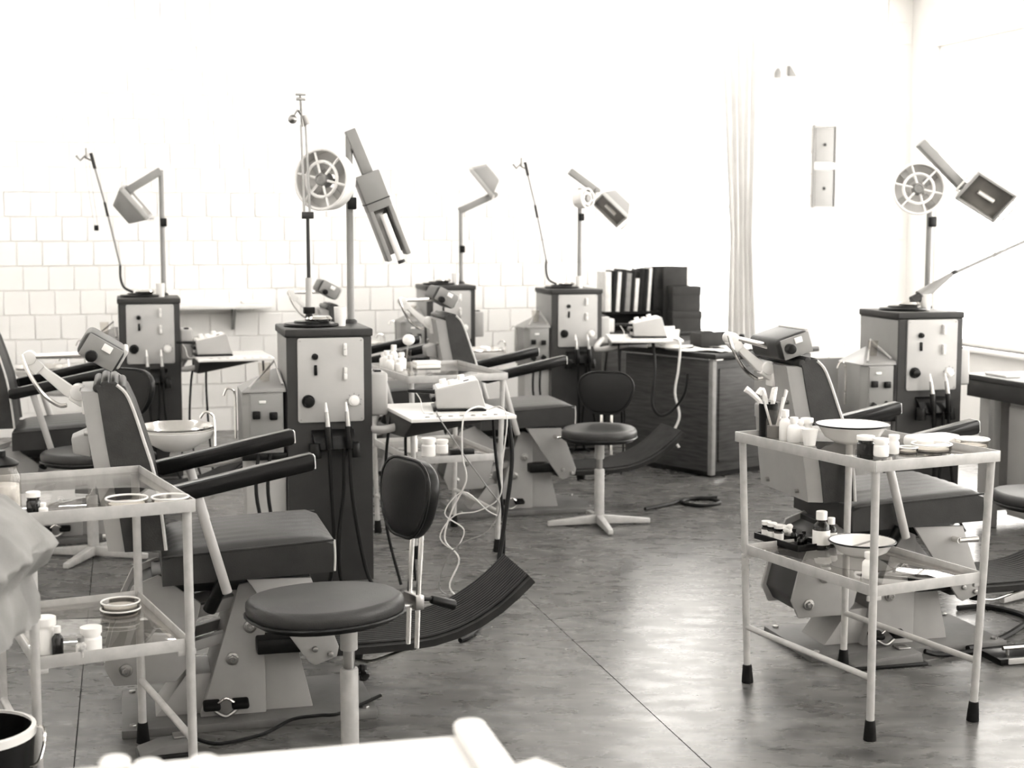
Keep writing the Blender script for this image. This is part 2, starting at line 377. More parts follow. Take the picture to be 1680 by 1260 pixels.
# ------------------------------------------------------------------ dental chair (origin: centre of its base plate, facing +x)
def dental_chair(label, loc, head_tilt=.5, lever=True, rz=A, head=(-.435, 1.21)):
    t = thing('dental_chair', label, 'dental chair', loc, rz, 'dental chairs')
    bp = MB().box((0, 0, .014), (.81, .43, .028), bev=.004).build('base_plate', 'plate', t)
    for sx in (-1, 1):
        for sy in (-1, 1): MB().cyl((sx * .37, sy * .18, .026), (sx * .37, sy * .18, .036), .012, seg=6, bev=.002).build('bolt', 'steel', bp)
    tw = MB().prism([(-.16, .027), (.05, .027), (.05, .44), (-.0, .462), (-.03, .455)], -.14, .14, bev=.004).build('tower', 'chair_paint', t)
    MB().prism([(.045, .027), (.205, .027), (.135, .33), (.045, .435)], -.118, .118, bev=.004).build('tower_cover', 'chair_paint', t)
    def bolt(x, z, y, par):
        b = MB(); b.cyl((x, y, z), (x, y - .008, z), .021, seg=18, bev=.002); b.cyl((x, y - .006, z), (x, y - .02, z), .014, seg=6, bev=.002); b.ring((x, y - .021, z), .008, .0025, (0, 1, 0), 14, 6)
        b.build('bolt', 'steel', par)
    bolt(.003, .316, -.14, tw); bolt(-.055, .214, -.14, tw)
    # pedals at the foot of the tower
    for x in (-.125, -.035):
        b = MB(); b.box((x, -.175, .075), (.055, .05, .02), rotX(.25), bev=.008, seg=3); b.build('pedal', 'rubber', t)
    MB().tube([(-.125, -.16, .066), (-.11, -.165, .05), (-.08, -.17, .035), (-.05, -.165, .05), (-.035, -.16, .066)], .007, 8, 4).build('pedal_link', 'steel', t)
    MB().tube([(-.105, -.18, .08), (-.08, -.182, .097), (-.055, -.18, .08)], .005, 8, 4).build('pedal_loop', 'chrome', t)
    # rear mechanism: two flanged side plates around a dark motor housing
    poly = [(-.455, .215), (-.425, .15), (-.235, .15), (-.2, .19), (-.15, .40), (-.28, .50), (-.36, .47), (-.425, .335)]
    for y0, y1 in ((-.14, -.125), (.125, .14)):
        sp = MB().prism(poly, y0, y1, bev=.004).build('side_plate', 'chair_paint', t)
        if y0 < 0:
            bolt(-.387, .2, y0, sp); bolt(-.325, .3, y0, sp)
    MB().prism([(-.44, .22), (-.41, .165), (-.24, .165), (-.21, .2), (-.18, .39), (-.28, .48), (-.35, .45), (-.41, .335)], -.124, .124, bev=.004).build('motor_housing', 'unit_dark', t)
    for y in (-.085, .085):
        b = MB(); b.prism([(-.25, .325), (-.02, .375), (-.02, .415), (-.25, .365)], y - .02, y + .02, bev=.003); b.build('link_arm', 'chair_paint', t)
        b = MB(); b.prism([(-.25, .215), (-.05, .265), (-.05, .30), (-.25, .25)], y - .02, y + .02, bev=.003); b.build('link_arm', 'chair_paint', t)
    # pedestal foot below the motor
    MB().prism([(-.30, .027), (-.15, .027), (-.12, .16), (-.2, .16)], -.1, .1, bev=.004).build('rear_foot', 'chair_paint', t)
    # seat carrier
    MB().prism([(-.30, .44), (.2, .43), (.2, .475), (-.30, .49)], -.13, .13, bev=.004).build('seat_carrier', 'black_plastic', t)
    # seat: tilted cushion with channelled top
    def ztop(x): return .607 + .05 * x
    n = 14; rows_t = []; rows_b = []
    for i in range(n + 1):
        f = i / n; x = -.27 + .535 * f
        edge = min(f, 1 - f) * n; rd = .016 if edge == 0 else (.003 if edge == 1 else 0)
        rt, rb = [], []
        for j in range(33):
            g = j / 32; y = -.25 + .5 * g
            e2 = min(j, 32 - j); sd = .012 if e2 == 0 else (.003 if e2 == 1 else 0)
            ch = .0022 * abs(math.sin(math.pi * g * 8)) if 2 < j < 30 and 0 < i < n else 0
            dome = .012 * math.sin(math.pi * g) ** .5 * math.sin(math.pi * min(1, f * 1.05)) ** .4 if 0 < j < 32 and 0 < i < n and f * 1.05 < 1 else 0
            rt.append((x, y, ztop(x) + ch + dome - rd - sd)); rb.append((x, y, .497 + .03 * x))
        rows_t.append(rt); rows_b.append(rb)
    seat = MB().sheet(rows_t, rows_b).build('seat', 'leather', t)
    for s in (-1, 1):
        MB().tube([(-.268, s * .25, ztop(-.268) - .014), (.262, s * .25, ztop(.262) - .012)], .004, 6).build('piping', 'leather_side', seat)
    MB().tube([(.264, -.249, ztop(.264) - .012), (.266, -.25, .56), (.264, -.25, .508)], .004, 6, 3).build('piping', 'piping', seat)
    # backrest: cushion between front and back lines, narrower at the top
    prof = [(-.261, -.380, .60, .235), (-.272, -.395, .72, .235), (-.290, -.412, .84, .222), (-.318, -.428, .94, .202), (-.345, -.440, 1.03, .186), (-.368, -.447, 1.085, .178), (-.395, -.45, 1.112, .176), (-.425, -.452, 1.118, .175)]
    rows_t, rows_b = [], []
    for (xf, xb, z, hw) in prof:
        rows_t.append([(xf + (.012 if abs(k) == 6 else 0) - .006 * (1 - (k / 6) ** 2) * -1, hw * k / 6, z) for k in range(-6, 7)])
        rows_b.append([(xb, hw * k / 6, z - (.018 if z > 1.1 else 0)) for k in range(-6, 7)])
    back = MB().sheet(rows_t, rows_b).build('back_cushion', 'leather_side', t)
    for s in (-1, 1):
        MB().tube([(p[0] + .004, s * p[3], p[2]) for p in prof[:-1]], .006, 6, 3).build('piping', 'piping', back)
    for xx, zz in ((-.376, 1.096), (-.40, 1.109), (-.425, 1.112), (-.448, 1.103)):
        MB().cyl((xx, -.174, zz), (xx, .174, zz), .0145, seg=12, bev=.004).build('padding_roll', 'leather', back)
    # shell behind the cushion
    def shell(o0, o1, z0, z1, inset):
        t_, b_ = [], []
        for (xf, xb, z, hw) in prof:
            z = min(max(z, z0), z1); w = hw - inset
            t_.append([(xb + o1, w * k / 4, z) for k in range(-4, 5)]); b_.append([(xb - o0, (w - .022) * k / 4, z) for k in range(-4, 5)])
        return MB().sheet(t_, b_)
    sh = shell(.05, .004, .585, 1.092, .006).build('back_shell', 'chair_paint', t)
    for s in (-1, 1):
        for z, x in ((.63, -.435), (.96, -.482)): MB().cyl((x + .008, s * .13, z), (x - .012, s * .13, z), .009, seg=10, bev=.002).build('bolt', 'steel', sh)
    b = MB(); b.hexa([(-.53, -.06, .885), (-.53, .06, .885), (-.475, .075, .875), (-.475, -.075, .875)], [(-.535, -.05, .935), (-.535, .05, .935), (-.482, .07, .955), (-.482, -.07, .955)], bev=.005)
    b.build('push_handle', 'chair_paint', sh)
    # headrest: clamp, flat arm, curved lever, rod and cushion
    hd = MB()
    hd.box((-.505, 0, 1.065), (.05, .045, .06), rotY(.6), bev=.006); hd.cyl((-.51, -.03, 1.075), (-.51, .03, 1.075), .026, seg=18, bev=.004); hd.box((-.485, 0, 1.035), (.03, .06, .06), bev=.005)
    hr = hd.build('headrest_clamp', 'enamel', t)
    b = MB(); b.prism([(-.52, 1.045), (-.495, 1.075), (-.525, 1.093), (-.60, 1.15), (-.648, 1.197), (-.668, 1.18), (-.618, 1.13), (-.555, 1.068)], -.016, .016, bev=.004); b.build('headrest_arm', 'enamel', t)
    b = MB(); b.cyl((-.655, -.03, 1.188), (-.655, .03, 1.188), .022, seg=16, bev=.003); b.box((-.64, 0, 1.165), (.05, .05, .04), rotY(.8), bev=.005); b.build('headrest_joint', 'enamel', t)
    if lever: MB().tube([(-.675, -.03, 1.20), (-.655, -.035, 1.14), (-.615, -.04, 1.075), (-.57, -.045, 1.04), (-.545, -.05, 1.04)], .007, 8, 4).build('headrest_lever', 'chrome', t)
    b = MB(); b.cyl((-.655, -.02, 1.192), (head[0] - .035, -.02, head[1] - .015), .009, .012); b.build('headrest_rod', 'chrome', t)
    M = rotY(head_tilt)
    hc = Vector((head[0], 0, head[1]))
    cu = MB().box(hc, (.135, .26, .082), M, bev=.02, seg=4).build('headrest_cushion', 'leather', t)
    b = MB(); b.box(hc + M @ Vector((0, -.138, 0)), (.115, .008, .075), M, bev=.003); b.build('cheek_plate', 'unit_grey', cu)
    b = MB(); b.box(hc + M @ Vector((.064, 0, .01)), (.016, .24, .068), M, bev=.006); b.build('end_pad', 'piping', cu)
    b = MB(); b.cyl(hc + Vector((-.03, -.14, -.01)), hc + Vector((-.03, -.17, -.01)), .02, .017, seg=14, bev=.003); b.build('clamp_knob', 'black_plastic', cu)
    b = MB(); b.box(hc + M @ Vector((.01, -.145, .02)), (.03, .006, .022), M, bev=.002); b.build('name_plate', 'white_plastic', cu)
    # arms
    for s in (-1, 1):
        b = MB(); b.prism([(-.275, .80), (.188, .895), (.198, .888), (.20, .852), (.192, .842), (-.25, .752), (-.275, .76)], s * .285 - .028, s * .285 + .028, bev=.008, seg=3)
        ar = b.build('armrest', 'arm_black', t)
        b = MB(); b.box((.199, s * .285, .868), (.005, .046, .042), rotY(-.05), bev=.002); b.build('end_cap', 'white_plastic', ar)
        MB().cyl((-.165, s * .285, .79), (-.075, s * .285, .465), .016, seg=14, bev=.003).build('arm_post', 'panel_grey', t)
        MB().cyl((-.085, s * .265, .50), (-.13, s * .235, .40), .022, seg=12, bev=.003).build('post_socket', 'black_plastic', t)
        # gusset plate that carries the footrest
        b = MB(); b.prism([(-.012, .492), (.19, .487), (.277, .255), (.27, .222), (.2, .198), (.18, .21)], s * .225 - .007, s * .225 + .007, bev=.003)
        g = b.build('gusset_plate', 'chair_paint', t)
        if s < 0:
            for x, z in ((.2, .252), (.25, .232)): MB().cyl((x, -.23, z), (x, -.242, z), .0105, .009, seg=12, bev=.002).build('bolt', 'steel', g)
            b = MB(); b.cyl((.15, -.232, .44), (.155, -.27, .44), .011, seg=10); b.cyl((.155, -.268, .44), (.225, -.28, .445), .009, .011, seg=10); b.build('clamp_lever', 'chrome', g)
    # footrest: curved ribbed slab
    cl = [(.18, .235), (.28, .232), (.40, .232), (.52, .234), (.60, .242), (.68, .262), (.75, .292), (.82, .335), (.88, .383), (.93, .43)]
    tp, bt = [], []
    for i, (x, z) in enumerate(cl):
        a, b_ = cl[max(i - 1, 0)], cl[min(i + 1, len(cl) - 1)]; nx, nz = -(b_[1] - a[1]), b_[0] - a[0]; l = math.hypot(nx, nz); nx /= l; nz /= l
        tp.append([(x + nx * .006 * (1 if abs(k) < 8 else -.3), .175 * k / 8, z + nz * .006 * (1 if abs(k) < 8 else -.3)) for k in range(-8, 9)])
        bt.append([(x - nx * .026, .172 * k / 8, z - nz * .026) for k in range(-8, 9)])
    fo = MB().sheet(tp, bt).build('footrest', 'rib_rubber', t, ang=50)
    rb = MB()
    for k in range(15):
        y = -.155 + .31 * k / 14
        pts = []
        for i, (x, z) in enumerate(cl):
            a, b_ = cl[max(i - 1, 0)], cl[min(i + 1, len(cl) - 1)]; nx, nz = -(b_[1] - a[1]), b_[0] - a[0]; l = math.hypot(nx, nz)
            pts.append((x + nx / l * .008, y, z + nz / l * .008))
        rb.tube(pts, .006, 6, 2)
    rb.build('ribbing', 'rib_rubber', fo)
    b = MB(); b.box((.12, 0, .26), (.2, .40, .05), bev=.006); b.build('footrest_bracket', 'black_plastic', t)
    b = MB(); b.cyl((.36, -.05, .205), (.36, -.05, .15), .03, .02, seg=14, bev=.004); b.build('release_knob', 'black_plastic', t)
    MB().tube([(.34, -.1, .17), (.40, -.12, .165), (.47, -.14, .19), (.52, -.145, .205)], .006, 8, 4).build('release_rod', 'chrome', t)
    return t

# ------------------------------------------------------------------ swivel stool with backrest (backrest on +x side)
def stool(label, loc, rz, seat_z=.53, back=True, feet=4, col=0.0, bh=.305, knob=True, fl=.28):
    t = thing('swivel_stool', label, 'stool', loc, rz, 'swivel stools')
    out = []
    for k in range(28):
        a = 2 * math.pi * k / 28; c, s_ = math.cos(a), math.sin(a)
        rx = .225 if c > 0 else .235; x = rx * math.copysign(abs(c) ** .85, c); y = .2 * math.copysign(abs(s_) ** .8, s_) * (1 - .18 * max(0, c))
        out.append((x, y))
    st = MB().flat(out, seat_z - .055, seat_z, bev=.022, seg=4).build('seat', 'leather', t, ang=60)
    MB().flat([(x * .93, y * .93) for x, y in out], seat_z - .066, seat_z - .05, bev=.004).build('seat_board', 'black_plastic', st)
    MB().tube([(x * 1.0, y * 1.0, seat_z - .048) for x, y in out] + [(out[0][0], out[0][1], seat_z - .048)], .005, 6).build('piping', 'vinyl_black', st)
    b = MB(); b.cyl((col, 0, seat_z - .17), (col, 0, seat_z - .066), .026, seg=18, bev=.003); b.build('seat_hub', 'panel_grey', t)
    MB().cyl((col, 0, .28), (col, 0, seat_z - .16), .017, seg=16).build('spindle', 'steel', t)
    MB().cyl((col, 0, .04), (col, 0, .305), .027, seg=18, bev=.004).build('column', 'trolley_paint', t)
    b = MB(); b.cyl((col + .02, 0, .285), (col + .05, 0, .285), .008); b.cyl((col + .045, -.02, .275), (col + .045, .02, .295), .013, seg=8, bev=.003); b.cyl((col + .045, 0, .31), (col + .045, 0, .26), .012, seg=8, bev=.003); b.build('column_knob', 'black_plastic', t)
    for k in range(feet):
        a = 2 * math.pi * k / feet + .35; M = rotZ(a)
        b = MB(); b.hexa([Vector((col, 0, 0)) + M @ Vector(p) for p in ((0, -.02, .012), (fl, -.014, .004), (fl, .014, .004), (0, .02, .012))], [Vector((col, 0, 0)) + M @ Vector(p) for p in ((0, -.02, .06), (fl, -.014, .03), (fl, .014, .03), (0, .02, .06))], bev=.005)
        b.build('foot', 'trolley_paint', t)
    if back:
        o2 = rounded(.30, .235, .105, 6)
        # curved pad, taller than thin: outline in (y, z), thickness along x
        zc = seat_z + bh; n = len(o2); tmp = []
        b = MB(); M = Matrix(((0, 0, 1), (1, 0, 0), (0, 1, 0)))
        b.flat([(x * (1 + .17 * (y / .12)), y) for x, y in o2], -.022, .022, bev=.016, seg=4, M=rotY(.1) @ M, loc=(.268, 0, zc))
        bk = b.build('backrest', 'vinyl_black', t, ang=60)
        MB().tube([Vector((.262, 0, zc)) + rotY(.1) @ (M @ Vector((x * (1 + .17 * (y / .12)) * .985, y * .985, -.012))) for x, y in o2 + o2[:1]], .005, 6).build('piping', 'vinyl_black', bk)
        for y in (-.028, .028):
            MB().tube([(.30, y, zc - .03), (.283, y, seat_z), (.275, y, seat_z - .19)], .008, 8).build('back_bar', 'chrome', t)
        b = MB(); b.box((.21, 0, seat_z - .06), (.16, .05, .012), bev=.003); b.box((.281, 0, seat_z - .05), (.03, .085, .045), bev=.005); b.build('back_bracket', 'steel', t)
        if not knob: return t
        b = MB(); b.tube([(.295, 0, seat_z - .05), (.345, 0, seat_z - .055)], .006); b.cyl((.34, 0, seat_z - .055), (.42, 0, seat_z - .085), .013, .017, seg=12, bev=.004); b.build('back_knob', 'black_plastic', t)
    return t

# ------------------------------------------------------------------ glass-shelved instrument trolley
def trolley(label, loc, rz, tw=.5, tl=.74, bw=.42, bl=.66, h=.86, low=.475):
    t = thing('instrument_trolley', label, 'trolley', loc, rz, 'glass shelved trolleys')
    def at(sx, sy, z):
        f = z / h; return Vector((sx * (bw + (tw - .035 - bw) * f) / 2, sy * (bl + (tl - .035 - bl) * f) / 2, z))
    for sx in (-1, 1):
        for sy in (-1, 1):
            lg = MB().cyl(at(sx, sy, .02), at(sx, sy, h - .012), .0125, seg=14).build('leg', 'trolley_paint', t)
            MB().cyl(at(sx, sy, 0), at(sx, sy, .065), .021, .016, seg=12, bev=.003).build('rubber_foot', 'rubber', lg)
    for z, nm in ((h, 'top_rail'), (low, 'shelf_rail')):
        f = z / h; wx = tw / 2 if z == h else (bw + (tw - bw) * f) / 2 - .012; wy = tl / 2 if z == h else (bl + (tl - bl) * f) / 2 - .012
        for s in (-1, 1):
            MB().box((s * wx, 0, z - .008), (.005, 2 * wy, .034), bev=.001).build(nm, 'trolley_paint', t)
            MB().box((0, s * wy, z - .008), (2 * wx, .005, .034), bev=.001).build(nm, 'trolley_paint', t)
            MB().box((s * (wx - .012), 0, z - .0195), (.022, 2 * wy - .008, .004), bev=.001).build(nm, 'trolley_paint', t)
            MB().box((0, s * (wy - .012), z - .0195), (2 * wx - .052, .022, .004), bev=.001).build(nm, 'trolley_paint', t)
        if z != h:
            for sx in (-1, 1):
                for sy in (-1, 1): MB().box((sx * wx * .97, sy * (wy - .004), z - .03), (.05, .012, .016), bev=.002).build('shelf_clip', 'trolley_paint', t)
        MB().box((0, 0, z - .0125), (2 * wx - .012, 2 * wy - .012, .006), bev=.001).build('glass_shelf', 'glass_shelf', t)
    for sx in (-1, 1):
        MB().cyl(at(sx, -1, .2), at(sx, 1, .2), .0105, seg=12).build('stretcher', 'trolley_paint', t)
    return t
def on_trolley(t, z_extra=0): pass

# ------------------------------------------------------------------ small wares (origin at the base)
def bottle(label, loc, h=.09, r=.018, body='white_plastic', cap='white_plastic', label_band=None, group=None, neck=.5):
    t = thing('bottle', label, 'bottle', loc, random.uniform(0, 6), group)
    hb = h * .68; b = MB(); b.lathe([(0, 0), (r * .9, 0), (r, .003), (r, hb * .86), (r * .85, hb * .95), (r * neck, hb * 1.06), (r * neck, h * .82), (0, h * .82)], seg=20); b.build('body', body, t)
    c = MB(); cr = min(r * neck * 1.3, r * 1.03); c.lathe([(0, h * .78), (cr, h * .78), (cr, h * .985), (cr * .88, h), (0, h)], seg=18); c.build('cap', cap, t)
    if label_band: MB().lathe([(r * 1.02, hb * .2), (r * 1.02, hb * .75), (r * .99, hb * .75), (r * .99, hb * .2), (r * 1.02, hb * .2)], seg=20).build('paper_label', label_band, t)
    return t
def petri(label, loc, r=.055, h=.022, group=None):
    t = thing('petri_dish', label, 'glass dish', loc, 0, group)
    MB().lathe([(0, 0), (r * .96, 0), (r * .97, h * .8), (r * .93, h * .8), (r * .92, .003), (0, .003)], seg=32).build('dish', 'glass_clear', t)
    MB().lathe([(0, h), (r * .98, h), (r, h * .95), (r, h * .25), (r * .975, h * .25), (r * .975, h * .88), (0, h * .88)], seg=32).build('lid', 'glass_clear', t)
    MB().ring((0, 0, h), r * .98, .0028, seg=32, s2=6).build('rim', 'enamel', t)
    MB().lathe([(0, .004), (r * .85, .004), (r * .85, .009), (0, .009)], seg=24).build('gauze_pad', 'gauze', t)
    return t
def bowl(label, loc, R=.11, h=.055, inner=False):
    t = thing('enamel_bowl', label, 'bowl', loc, 0, 'white enamel bowls')
    MB().lathe([(0, 0), (R * .45, 0), (R * .75, h * .35), (R * .93, h * .92), (R, h), (R * .985, h + .003), (R * .9, h * .95), (R * .7, h * .42), (R * .42, .005), (0, .005)], seg=36).build('body', 'enamel', t)
    MB().ring((0, 0, h + .001), R, .0032, seg=40, s2=6).build('rim', 'black_plastic', t)
    return t
def cord(name, label, pts, r=.006, m='cord_black', cat='cable', sm=6, group=None):
    o = MB().tube(pts, r, 7, sm).build(name, m); return tag(o, label, cat, group)

# ------------------------------------------------------------------ dental unit (origin: centre of its base, front towards -y)
UW, UD, UH = .37, .42, 1.155
def lamp_head(t, c, n, l, handles=True, fork=False):
    M = frame(n, l); c = Vector(c)
    def P(x, y, z): return c + M @ Vector((x, y, z))
    b = MB()
    b.hexa([P(sx * .075, sy * .06, -.075) for sx, sy in ((-1, -1), (1, -1), (1, 1), (-1, 1))], [P(sx * .125, sy * .095, .03) for sx, sy in ((-1, -1), (1, -1), (1, 1), (-1, 1))], bev=.008)
    hd = b.build('lamp_head', 'unit_grey', t)
    fr = MB()
    for s in (-1, 1):
        fr.box(P(s * .12, 0, .042), (.014, .2, .03), M, bev=.003); fr.box(P(0, s * .093, .042), (.226, .014, .03), M, bev=.003)
    fr.build('rim', 'panel_grey', hd)
    MB().box(P(0, 0, .033), (.224, .17, .006), M, bev=.001).build('reflector', 'reflector', hd)
    MB().box(P(0, 0, .05), (.226, .172, .004), M, bev=0).build('lens', 'glass_clear', hd)
    MB().cyl(P(-.05, 0, .042), P(.05, 0, .042), .012, seg=10).build('bulb', 'white_plastic', hd)
    if handles:
        for s in (-1, 1): MB().tube([P(s * .132, -.06, .03), P(s * .155, -.055, .06), P(s * .155, .055, .06), P(s * .132, .06, .03)], .006, 8).build('handle', 'white_plastic', hd)
    return hd
def dental_unit(label, loc, lamp=None, fan=None, engine='fold', table=None, box=True, seed=0, rz=A):
    t = thing('dental_unit', label, 'dental unit', loc, rz, 'dental units')
    fy = -UD / 2
    MB().box((0, .006, .02 + (UH - .05) / 2), (UW - .004, UD - .012, UH - .06), bev=.006).build('cabinet', 'unit_grey', t)
    MB().box((0, .01, .02), (UW - .03, UD - .04, .04), bev=.004).build('plinth', 'black_plastic', t)
    MB().box((0, fy + .005, .04 + (UH - .075) / 2), (UW, .014, UH - .075), bev=.005).build('front_panel', 'unit_dark', t)
    ld = MB().box((0, 0, UH - .017), (UW + .012, UD + .012, .034), bev=.007, seg=3).build('lid', 'unit_dark', t)
    MB().box((0, 0, UH - .037), (UW - .004, UD - .004, .008), bev=.001).build('lid_gasket', 'black_plastic', ld)
    cp = MB().flat(rounded(.287, .366, .012, 4), -.006, .006, bev=.002, M=rotX(math.pi / 2), loc=(.0045, fy - .006, .934)).build('control_panel', 'panel_grey', t)
    y = fy - .012
    for sx in (-1, 1):
        for sz in (-1, 1): MB().cyl((.0045 + sx * .132, y + .002, .934 + sz * .171), (.0045 + sx * .132, y - .003, .934 + sz * .171), .004, seg=8).build('screw', 'steel', cp)
    def knob(x, z, r, d, m, name='knob'):
        b = MB(); b.cyl((x, y + .002, z), (x, y - d * .4, z), r * 1.12, r * 1.05, seg=18); b.cyl((x, y - d * .35, z), (x, y - d, z), r * .86, r * .8, seg=10, bev=.0015); return b.build(name, m, cp)
    knob(-.064, 1.037, .013, .022, 'black_plastic', 'push_button')
    MB().box((-.062, y - .004, .979), (.014, .012, .046), bev=.004).build('slot_switch', 'black_plastic', cp)
    for z in (1.055, .951):
        for dz in (-.013, .013):
            MB().box((.066, y - .008, z + dz + .012), (.014, .022, .024), rotX(.12), bev=.002).build('rocker_switch', 'white_plastic', cp)
    knob(-.095, .844, .026, .03, 'black_plastic', 'rotary_knob')
    dk = knob(.104, .841, .022, .024, 'white_plastic', 'rotary_dial')
    for k in range(7):
        a = math.radians(-30 + 40 * k); MB().box((.104 + .031 * math.cos(a), y - .0005, .841 + .031 * math.sin(a)), (.006, .002, .0018), rotY(-a), bev=0).build('scale_mark', 'black_plastic', dk)
    # handpiece holder, handpieces and hoses
    b = MB(); b.hexa([(-.07, fy, .62), (.09, fy, .62), (.09, fy - .06, .635), (-.07, fy - .06, .635)], [(-.085, fy, .72), (.105, fy, .72), (.10, fy - .035, .69), (-.08, fy - .035, .69)], bev=.006)
    b.cyl((-.075, fy - .05, .665), (-.075, fy - .05, .60), .025, .03, seg=12, bev=.004); b.cyl((.095, fy - .05, .665), (.095, fy - .05, .60), .025, .03, seg=12, bev=.004)
    hold = b.build('handpiece_holder', 'black_plastic', t)
    for i, x in enumerate((-.022, .066)):
        hp = MB().cyl((x, fy - .052, .80), (x + .004, fy - .065, .735), .009, .0125, seg=12).build('handpiece', 'steel', t)
        MB().cyl((x - .002, fy - .042, .84), (x, fy - .052, .80), .004, .008, seg=10).build('tip', 'white_plastic', hp)
        MB().cyl((x + .004, fy - .065, .738), (x + .008, fy - .075, .64), .014, .016, seg=12, bev=.003).build('grip', 'black_plastic', hp)
    hz = [[(-.014, fy - .075, .65), (-.01, fy - .075, .5), (0, fy - .07, .25), (-.02, fy - .06, .05), (-.06, fy - .05, .012)],
          [(.074, fy - .075, .65), (.078, fy - .08, .48), (.10, fy - .08, .3), (.14, fy - .08, .1), (.18, fy - .09, .012)],
          [(.05, fy - .06, .64), (.045, fy - .07, .45), (.02, fy - .08, .25), (.03, fy - .07, .06), (.08, fy - .06, .012)]]
    for h in hz: MB().tube(h, .0085, 8, 6).build('hose', 'cord_black', t)
    # side box with water controls, and lower column
    bx = -.28
    if box:
        o = [(-.20, -.20), (-.345, -.20), (-.375, -.165), (-.375, .08), (-.19, .08)]
        MB().flat(o, .62, .885, bev=.005).build('side_box', 'unit_grey', t)
        sb = MB().box((-.275, -.203, .76), (.135, .01, .235), bev=.003).build('water_panel', 'unit_grey', t)
        for i, (x, z) in enumerate(((-.318, .79), (-.245, .785), (-.318, .675), (-.245, .68))):
            b = MB(); b.box((x, -.22, z), (.034, .022, .034), rotY(.0 if i < 2 else .6), bev=.005); b.cyl((x, -.206, z), (x, -.233, z), .007, seg=8); b.build('water_knob', 'black_plastic', sb)
        MB().box((-.29, -.209, .845), (.03, .005, .012), bev=.001).build('gauge_window', 'white_plastic', sb)
        MB().hexa([(-.378, -.205, .885), (-.188, -.205, .885), (-.188, .085, .885), (-.378, .085, .885)], [(-.376, -.2, .895), (-.19, -.2, .905), (-.19, .08, .965), (-.215, .08, .962)], bev=.003).build('side_box_top', 'unit_grey', t)
        MB().tube([(-.345, -.19, .905), (-.215, .03, 1.0), (-.20, -.17, .915)], .006, 8).build('bottle_bracket', 'panel_grey', t)
        MB().flat([(-.19, -.17), (-.33, -.17), (-.36, -.14), (-.36, .06), (-.19, .06)], .0, .62, bev=.005).build('side_column', 'panel_grey', t)
        MB().box((-.28, -.1, .605), (.2, .2, .03), bev=.004).build('drain_tray', 'black_plastic', t)
        for k, x in enumerate((-.31, -.26)): MB().tube([(x, -.2, .62), (x - .015, -.23, .45), (x + .02, -.24, .2), (x + .03 * (k * 2 - 1), -.25, .012)], .008, 8, 6).build('hose', 'cord_black', t)
        # bowl
        bc = Vector((-.65, -.05, .635))
        bo = MB().lathe([(0, 0), (.05, 0), (.085, .012), (.135, .05), (.158, .085), (.162, .098), (.154, .104), (.142, .094), (.118, .06), (.07, .02), (0, .012)], bc, seg=40).build('spittoon_bowl', 'chrome', t, ang=60)
        MB().lathe([(.0, -.012), (.06, -.008), (.15, .045), (.166, .08), (.16, .082), (.13, .045), (.08, .01), (.0, .0)], bc, seg=36).build('bowl_shell', 'enamel', bo, ang=60)
        b = MB(); b.tube([(-.65, -.05, .628), (-.65, -.05, .58), (-.5, -.06, .57), (-.36, -.08, .60)], .022, 12, 4); b.build('bowl_arm', 'panel_grey', t)
        MB().tube([(-.49, -.12, .64), (-.49, -.1, .76), (-.505, -.1, .79), (-.53, -.1, .795), (-.55, -.1, .77)], .006, 8, 5).build('rinse_spout', 'chrome', bo)
        MB().tube([(-.395, -.05, .67), (-.395, -.05, .85), (-.405, -.05, .885), (-.43, -.05, .89), (-.445, -.05, .86)], .005, 8, 5).build('cup_filler', 'chrome', t)
        MB().lathe([(0, 0), (.022, 0), (.028, .08), (.026, .08), (.02, .004), (0, .004)], (-.27, -.1, .925), seg=16).build('rinse_glass', 'glass_clear', t)
    # box on the right flank
    rb_ = MB().box((UW / 2 + .04, -.06, .86), (.078, .2, .19), bev=.012, seg=3).build('flank_box', 'panel_grey', t)
    MB().box((UW / 2 + .04, -.1, .958), (.03, .06, .012), bev=.003).build('flank_switch', 'black_plastic', rb_)
    # top: turntable and engine mast
    tt = MB().lathe([(0, 0), (.12, 0), (.125, .006), (.12, .014), (.08, .016), (.075, .024), (.04, .026), (0, .026)], (-.05, 0, UH), seg=32).build('turntable', 'black_plastic', t)
    MB().lathe([(0, .024), (.055, .024), (.06, .034), (.05, .045), (0, .045)], (-.02, -.02, UH), seg=24).build('turntable_cap', 'chrome', tt)
    if engine == 'mast':
        b = MB(); b.cyl((-.06, 0, UH + .02), (-.06, 0, UH + .07), .02, .014, seg=10); b.box((-.06, 0, UH + .07), (.05, .04, .03), bev=.004); b.build('engine_joint', 'black_plastic', t)
        b = MB(); b.cyl((-.06, 0, UH + .08), (-.059, 0, UH + .215), .016, .014, seg=12); b.build('mast_sleeve', 'panel_grey', t)
        MB().cyl((-.059, 0, UH + .2), (-.06, 0, 1.63), .0085, .0075, seg=10).build('mast_rod', 'unit_dark', t)
        b = MB(); b.box((-.06, 0, 1.645), (.05, .03, .026), bev=.004); b.cyl((-.085, 0, 1.645), (-.035, 0, 1.645), .016, seg=10); b.build('mast_joint', 'unit_dark', t)
        for s in (-1, 1): MB().cyl((-.062 + s * .012, 0, 1.65), (-.073 + s * .01, 0, 2.04), .0055, seg=8).build('mast_rod', 'panel_grey', t)
        b = MB(); b.cyl((-.076, 0, 2.03), (-.083, 0, 2.17), .008, seg=10); b.box((-.083, 0, 2.15), (.04, .02, .012), bev=.002); b.box((-.083, 0, 2.17), (.045, .02, .01), bev=.002)
        hd = b.build('mast_head', 'steel', t)
